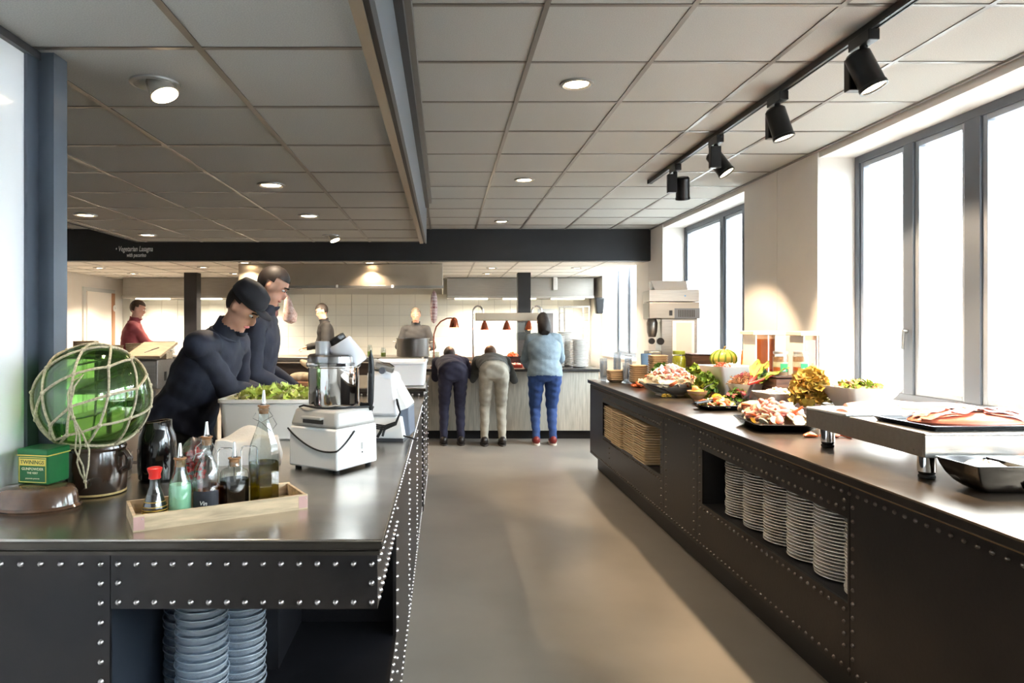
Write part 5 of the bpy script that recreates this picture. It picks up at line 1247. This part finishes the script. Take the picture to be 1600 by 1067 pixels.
for (x,y,z,lab) in ((-3.72,8.3,1.0905,'lower woven basket nearest the steel box'),(-3.72,8.3,1.116,'upper woven basket nearest the steel box'),(-4.05,8.3,1.0905,'woven basket in the middle of the pass shelf'),(-4.38,8.35,1.0905,'lower woven basket at the door end of the pass shelf'),(-4.38,8.35,1.116,'middle woven basket at the door end of the pass shelf'),(-4.38,8.35,1.142,'upper woven basket at the door end of the pass shelf')):
    tag(link('woven_basket', bk, None, (x,y,z)), lab, 'basket', 'woven baskets on the pass shelf')
for k in range(9): tag(link('plate', pm2, None, (-3.42,8.35,1.0905+k*.0197)), '%s, white plate on the pass shelf' % nth(8-k), 'plate', 'plates on the pass shelf')
# ------------------------------------------------------------------ people
def ik(a, b2, l1, l2, hint):
    a, b2 = Vector(a), Vector(b2); d_ = b2-a; L5 = min(d_.length, (l1+l2)*.995); u = d_.normalized(); b2 = a+u*L5
    x = (l1*l1-l2*l2+L5*L5)/(2*L5); h = math.sqrt(max(0,l1*l1-x*x)); hv = Vector(hint); hv = (hv-u*hv.dot(u)).normalized()
    return a+u*x+hv*h, b2
def capsule(mb, a, b2, ra, rb, seg=12):
    a, b2 = Vector(a), Vector(b2); d_ = (b2-a).normalized(); pts, rs = [], []
    for k in range(4): t = PI/2*(k/3); pts.append(a-d_*ra*math.cos(t)); rs.append(max(.0008,ra*math.sin(t)))
    for k in range(1,5): t = PI/2*(k/4); pts.append(b2+d_*rb*math.sin(t)); rs.append(max(.0008,rb*math.cos(t)))
    pts.insert(4,b2); rs.insert(4,rb); mb.tube(pts, rs, seg)
def ringloft(mb, rings, seg=20):
    """rings: (centre, side vector, depth vector)"""
    vs = []; fs = []
    for (c,a,b2) in rings:
        for k in range(seg): t = 2*PI*k/seg; vs.append(tuple(Vector(c)+Vector(a)*math.cos(t)+Vector(b2)*math.sin(t)))
    for i in range(len(rings)-1): fs += [(i*seg+k,i*seg+(k+1)%seg,(i+1)*seg+(k+1)%seg,(i+1)*seg+k) for k in range(seg)]
    fs += [tuple(reversed(range(seg))), tuple((len(rings)-1)*seg+k for k in range(seg))]
    mb.add(vs,fs)
M_skin = mat('skin', (214,162,136), .5, sss=.1, noise=(20,.06))
M_eye = mat('eye_white', (236,232,226), .2); M_iris = mat('iris', (50,36,28), .2); M_lips = mat('lips', (176,100,90), .5)
def person(label, pos, face, height, lean, hands, top, legs, shoe, hair, voxel=.012, wide=1.0, head_pitch=.3, long_sleeves=True, cap=None, long_hair=False, apron=None, turn=0.0):
    s = height/1.75; f = Vector((math.cos(face),math.sin(face),0)); l = Vector((-f.y,f.x,0)); Z = Vector((0,0,1))
    base = Vector((pos[0],pos[1],0)); pel = base+Z*.93*s-f*.12*math.sin(lean)*s
    td = (f*math.sin(lean)+Z*math.cos(lean)); tn = (f*math.cos(lean)-Z*math.sin(lean))    # along the spine, out of the chest
    chest = pel+td*.34*s; neck = pel+td*.515*s
    hp = min(lean*.75+head_pitch*.4, 1.3); hf0 = (f*math.cos(turn)+l*math.sin(turn))
    hu = (f*math.sin(hp)+Z*math.cos(hp)); head = neck+hu*.185*s+tn*.02
    hpit = hp*.6+head_pitch; hup = (hf0*math.sin(hpit)+Z*math.cos(hpit)).normalized(); hfw = (hf0*math.cos(hpit)-Z*math.sin(hpit)).normalized(); hl = hup.cross(hfw).normalized()
    mb = MB(); bones = []
    w = wide
    ringloft(mb, [(pel-td*.10*s,l*.11*s*w,tn*.085*s*w),(pel-td*.03*s,l*.175*s*w,tn*.125*s*w),(pel+td*.06*s,l*.170*s*w,tn*.120*s*w),(pel+td*.16*s,l*.145*s*w,tn*.105*s*w),(pel+td*.28*s,l*.165*s*w,tn*.115*s*w),(pel+td*.38*s,l*.185*s*(w*.5+.5),tn*.115*s),(pel+td*.46*s,l*.165*s,tn*.09*s),(pel+td*.51*s,l*.085*s,tn*.06*s)])
    bones.append(('torso', pel+td*.08*s, pel+td*.46*s, .14*s*w)); bones.append(('hips', pel-td*.06*s-l*.06, pel-td*.06*s+l*.06, .12*s*w))
    capsule(mb, neck-td*.03*s, head-hup*.03*s, .058*s, .052*s); bones.append(('neck', neck+td*.015, head-hup*.05*s, .05*s))
    # head
    HM = Matrix((hfw, hl, hup)).transposed().to_4x4(); HM.translation = head
    mb.ell((-.008*s,0,.022*s),(.094*s,.074*s,.098*s),18,12,HM); mb.ell((.024*s,0,-.052*s),(.062*s,.056*s,.062*s),14,10,HM)
    mb.ell((.094*s,0,-.018*s),(.016*s,.012*s,.026*s),8,6,HM); mb.ell((.07*s,0,-.095*s),(.022*s,.026*s,.018*s),8,6,HM)
    for q in (-1,1): mb.ell((-.008*s,q*.076*s,-.005*s),(.018*s,.010*s,.03*s),8,6,HM)
    bones.append(('head', head-hup*.05*s, head+hup*.04*s, .085*s))
    # arms
    for q, hnd in ((1,hands[0]),(-1,hands[1])):
        sh_ = neck-td*.055*s+l*q*.175*s; capsule(mb, sh_-l*q*.06*s, sh_, .066*s, .057*s)
        el, wr_ = ik(sh_, hnd, .30*s, .265*s, -Z*.7+l*q*.4-f*.4)
        capsule(mb, sh_, el, .053*s, .042*s); capsule(mb, el, wr_, .043*s, .028*s)
        bones += [('upper_arm', sh_, el, .05*s), ('forearm', el, wr_-(wr_-el).normalized()*.02, .035*s)]
        hd_ = ((wr_-el).normalized()+f*.3-Z*.15).normalized(); hs = hd_.cross(Z).normalized(); hn = hs.cross(hd_)
        Mh = Matrix((hd_,hs,hn)).transposed().to_4x4(); Mh.translation = wr_
        mb.ell((.045*s,0,0),(.052*s,.040*s,.017*s),12,8,Mh)
        for k,(o_,L5) in enumerate(((-.030,.068),(-.010,.078),(.010,.074),(.029,.058))):
            p0 = Mh@Vector((.078*s,o_*s,0)); p1 = Mh@Vector(((.078+L5*.5)*s,o_*1.12*s,-.006*s)); p2 = Mh@Vector(((.078+L5*.9)*s,o_*1.15*s,-.028*s))
            capsule(mb, p0, p1, .0095*s, .0088*s, 8); capsule(mb, p1, p2, .0088*s, .0075*s, 8)
        p0 = Mh@Vector((.03*s,q*.034*s,-.004)); p1 = Mh@Vector((.062*s,q*.060*s,-.012*s)); p2 = Mh@Vector((.09*s,q*.066*s,-.024*s))
        capsule(mb,p0,p1,.0115*s,.0098*s,8); capsule(mb,p1,p2,.0098*s,.0082*s,8)
        bones.append(('hand', wr_, wr_+hd_*.15*s, .02*s))
    # legs
    feet = []
    for q in (1,-1):
        hip = pel-Z*.05*s+l*q*.09*s*w; an = base+l*q*.11*s+Z*.085*s
        kn, an = ik(hip, an, .425*s, .415*s, f)
        capsule(mb, hip, kn, .088*s*(w*.8+.2), .058*s*(w*.6+.4)); capsule(mb, kn, an, .056*s*(w*.5+.5), .036*s)
        capsule(mb, an-Z*.03*s-f*.02, an-Z*.05*s+f*.12*s, .036*s, .028*s)
        bones += [('thigh', hip, kn, .075*s*w), ('calf', kn, an, .045*s), ('foot', an-Z*.055*s-f*.03*s, an-Z*.055*s+f*.13*s, .03*s)]; feet.append(an)
    me = mb.mesh('body', M_skin, False); tmp = bpy.data.objects.new('tmp_body', me); COL.objects.link(tmp)
    md = tmp.modifiers.new('r','REMESH'); md.mode = 'VOXEL'; md.voxel_size = voxel; md.use_smooth_shade = True
    sm = tmp.modifiers.new('s','SMOOTH'); sm.factor = .5; sm.iterations = 3
    bpy.context.view_layer.update()
    bme = bpy.data.meshes.new_from_object(tmp.evaluated_get(bpy.context.evaluated_depsgraph_get())); bpy.data.objects.remove(tmp)
    bme.name = 'person'; bme.materials.clear(); bme.materials.append(M_skin)
    nv = len(bme.vertices); co = np.empty(nv*3); bme.vertices.foreach_get('co',co); co = co.reshape(-1,3)
    no = np.empty(nv*3); bme.vertices.foreach_get('normal',no); no = no.reshape(-1,3)
    polys = [tuple(p.vertices) for p in bme.polygons]
    D = []
    for (nm,a,b2,r) in bones:
        a = np.array(a); b2 = np.array(b2); ab = b2-a; t = np.clip(((co-a)@ab)/(ab@ab),0,1)[:,None]; D.append(np.linalg.norm(co-(a+t*ab),axis=1)-r)
    lab = np.argmin(np.array(D),axis=0); names = [b_[0] for b_ in bones]; vl = np.array([names[i] for i in lab])
    root = tag(link('person', bme), label, 'person')
    collar = ((co-np.array(neck))@np.array(td)) > .012*s
    def garment(nm, zones, off, m, extra=None, rough=0):
        keep = np.isin(vl, zones)&~(collar&(vl == 'torso'))
        if extra is not None: keep = keep | extra
        fs = [p for p in polys if all(keep[i] for i in p)]
        used = sorted({i for p in fs for i in p}); mp = {i:k for k,i in enumerate(used)}
        # folds: a little low-frequency displacement along the normal
        c = co[used]; wob = rough*(np.sin(c[:,2]*62+c[:,0]*31+2*np.sin(c[:,1]*23))+np.sin(c[:,1]*47-c[:,2]*37+c[:,0]*27))*.5
        P2 = c+no[used]*(off+wob)[:,None] if rough else c+no[used]*off
        mm = MB(); mm.v = [tuple(p) for p in P2]; mm.f = [tuple(mp[i] for i in p) for p in fs]
        return mm.build(nm, m, root, True, angle=180)
    zup = ['torso','upper_arm']+(['forearm'] if long_sleeves else [])
    hem = ((co-np.array(pel-td*.04*s))@np.array(td) > 0)&np.isin(vl,['hips','torso'])
    garment('trousers', ['hips','thigh','calf'], .012, legs, None, .005)
    garment('jacket', zup, .020, top, hem, .004)
    cp_ = [neck+td*.01*s+(l*math.cos(a)*.075*s+tn*math.sin(a)*.068*s) for a in [2*PI*k/18 for k in range(18)]]
    MB().tube(cp_, .014*s, 8, True).build('collar', top, root)
    # shoes
    for an in feet:
        sb = MB(); M5 = Matrix((f,l,Z)).transposed().to_4x4(); M5.translation = Vector((an.x,an.y,0))
        sb.ell((.055*s,0,.042*s),(.145*s,.048*s,.040*s),16,10,M5); sb.ell((-.03*s,0,.06*s),(.062*s,.046*s,.055*s),14,8,M5)
        sb.v = [(x,y,max(z,.014)) for x,y,z in sb.v]; so = sb.build('shoe', shoe[0], root)
        sl_ = MB(); sl_.lathe([(0,.0),(1,.0),(1,.016),(0,.016)],20,M5@T(.045*s,0,0),.155*s,.052*s); sl_.build('sole', shoe[1], so)
    # face
    for q in (-1,1):
        e_ = MB().ell((.073*s,q*.030*s,.012*s),(.012*s,.014*s,.0075*s),10,8,HM).build('eye', M_eye, root); MB().ell((.083*s,q*.030*s,.012*s),(.004*s,.0055*s,.0055*s),8,6,HM).build('iris', M_iris, e_)
        MB().tube([HM@Vector((.087*s,q*.014*s,.033*s)),HM@Vector((.086*s,q*.032*s,.037*s)),HM@Vector((.076*s,q*.048*s,.032*s))],.0045*s,6).build('eyebrow', hair, root)
    MB().ell((.083*s,0,-.058*s),(.010*s,.026*s,.007*s),10,6,HM).build('mouth', M_lips, root)
    # hair: the skull shell above the hairline
    hb = MB().ell((-.012*s,0,.026*s),(.100*s,.081*s,.104*s),32,24); keepf = []
    for p in hb.f:
        c = sum((Vector(hb.v[i]) for i in p),Vector())/len(p)
        if (c.z > .07*s+.25*max(0,.0-c.x)*0 and c.x < .075*s) or c.z > .095*s or (c.x < .015*s and c.z > .025*s) or (c.x < -.035*s and c.z > -.04*s) or (c.x < -.06*s and c.z > -.075*s): keepf.append(p)
    hb.f = keepf; hb.v = [tuple(HM@Vector(v)) for v in hb.v]; hb.build('hair', hair, root, True, angle=180)
    if long_hair:
        MB().tube([HM@Vector(p) for p in ((-.05*s,0,.06*s),(-.07*s,0,-.02*s),(-.075*s,0,-.11*s),(-.085*s,0,-.19*s),(-.095*s,0,-.225*s))],[.05*s,.080*s,.088*s,.082*s,.05*s],16).build('long_hair', hair, root)
    if cap is not None:
        cb_ = MB().lathe([(.100,.045),(.103,.05),(.102,.085),(.088,.125),(.05,.142),(0,.146)],28,HM@T(-.012*s,0,0),s,s*.86); cp = cb_.build('cap', cap, root, True, angle=70)
        MB().ell((.105*s,0,.055*s),(.05*s,.06*s,.007*s),16,6,HM).build('cap_brim', cap, cp)
    if apron is not None:
        front = ((co-np.array(pel))@np.array(tn) > .02)&np.isin(vl,['hips','thigh','torso'])&(co[:,2] > .5*s)&(co[:,2] < 1.12*s)
        garment('apron', [], .024, apron, front)
    return root
C_navy = mat('navy_jacket', (38,42,58), .75, noise=(14,.2), bump=(60,.1)); C_blk = mat('black_trousers', (26,26,30), .75, noise=(12,.2)); C_char = mat('charcoal_jacket', (26,25,27), .75, noise=(12,.2))
C_grey = mat('grey_jacket', (52,52,54), .8, noise=(12,.15)); C_red = mat('dusty_red_shirt', (150,66,72), .8, noise=(10,.15)); C_jean = mat('blue_denim', (46,74,130), .8, noise=(16,.2), bump=(120,.15))
C_sweat = mat('grey_blue_sweater', (138,154,164), .85, noise=(16,.12), bump=(90,.2)); C_beige = mat('beige_chinos', (176,170,156), .8, noise=(14,.12), bump=(70,.1)); C_dkgrey = mat('dark_grey_shirt', (84,88,88), .8, noise=(14,.15))
C_nt = mat('navy_trousers', (44,44,66), .8, noise=(14,.15)); C_shoe = mat('dark_leather', (34,28,26), .4); C_sole = mat('rubber_sole', (60,54,50), .7); C_soleW = mat('white_sole', (214,206,196), .7); C_mar = mat('maroon_shoe', (120,40,36), .5)
H_dk = mat('dark_hair', (38,28,24), .6, noise=(60,.4)); H_br = mat('brown_hair', (92,66,46), .6, noise=(60,.4)); H_gr = mat('greying_hair', (110,100,90), .6, noise=(60,.3))
person('chef in a navy jacket and dark cap bending over the corner counter', (-1.36,3.66), -.25, 1.78, .52, [(-.93,3.95,1.02),(-.96,3.80,1.06)], C_navy, C_blk, (C_shoe,C_sole), H_dk, .0085, 1.12, .45, cap=mat('dark_cap', (28,28,34), .8))
person('tall chef in a navy jacket looking down behind the lettuce tub', (-1.27,4.50), .05, 1.86, .16, [(-1.04,4.72,1.03),(-1.02,4.46,1.03)], C_navy, C_blk, (C_shoe,C_sole), H_dk, .0085, 1.05, .4)
person('chef in a charcoal jacket standing by the white tiled wall', (-1.95,11.3), PI+.3, 1.83, .06, [(-2.2,10.98,1.12),(-2.25,11.2,1.1)], C_char, C_blk, (C_shoe,C_sole), H_dk, .014, 1.0, .3)
person('chef in grey standing behind the big stock pot', (-.47,11.35), -PI/2, 1.76, .05, [(-.25,11.02,1.1),(-.7,11.02,1.1)], C_grey, C_blk, (C_shoe,C_sole), H_gr, .014, 1.1, .2)
person('kitchen worker in a dusty red shirt near the door', (-4.33,9.45), .3, 1.82, .08, [(-3.95,9.35,1.12),(-3.95,9.65,1.15)], C_red, C_blk, (C_shoe,C_sole), H_br, .014, 1.08, .25)
person('woman in a grey blue sweater and blue jeans at the serving counter', (1.235,8.40), PI/2, 1.64, .20, [(1.06,8.80,.95),(1.42,8.80,.95)], C_sweat, C_jean, (C_mar,C_soleW), H_dk, .010, 1.22, .35, long_hair=True)
person('person in beige trousers bending low over the serving counter', (.60,8.34), PI/2, 1.74, 1.40, [(.48,8.92,.96),(.78,8.92,.96)], C_dkgrey, C_beige, (C_shoe,C_sole), H_br, .010, 1.0, .1)
person('person in navy trousers leaning far over the serving counter', (.10,8.38), PI/2+.06, 1.70, 1.38, [(-.02,8.90,.96),(.26,8.92,.96)], C_nt, C_nt, (C_shoe,C_sole), H_dk, .010, 1.0, .1)
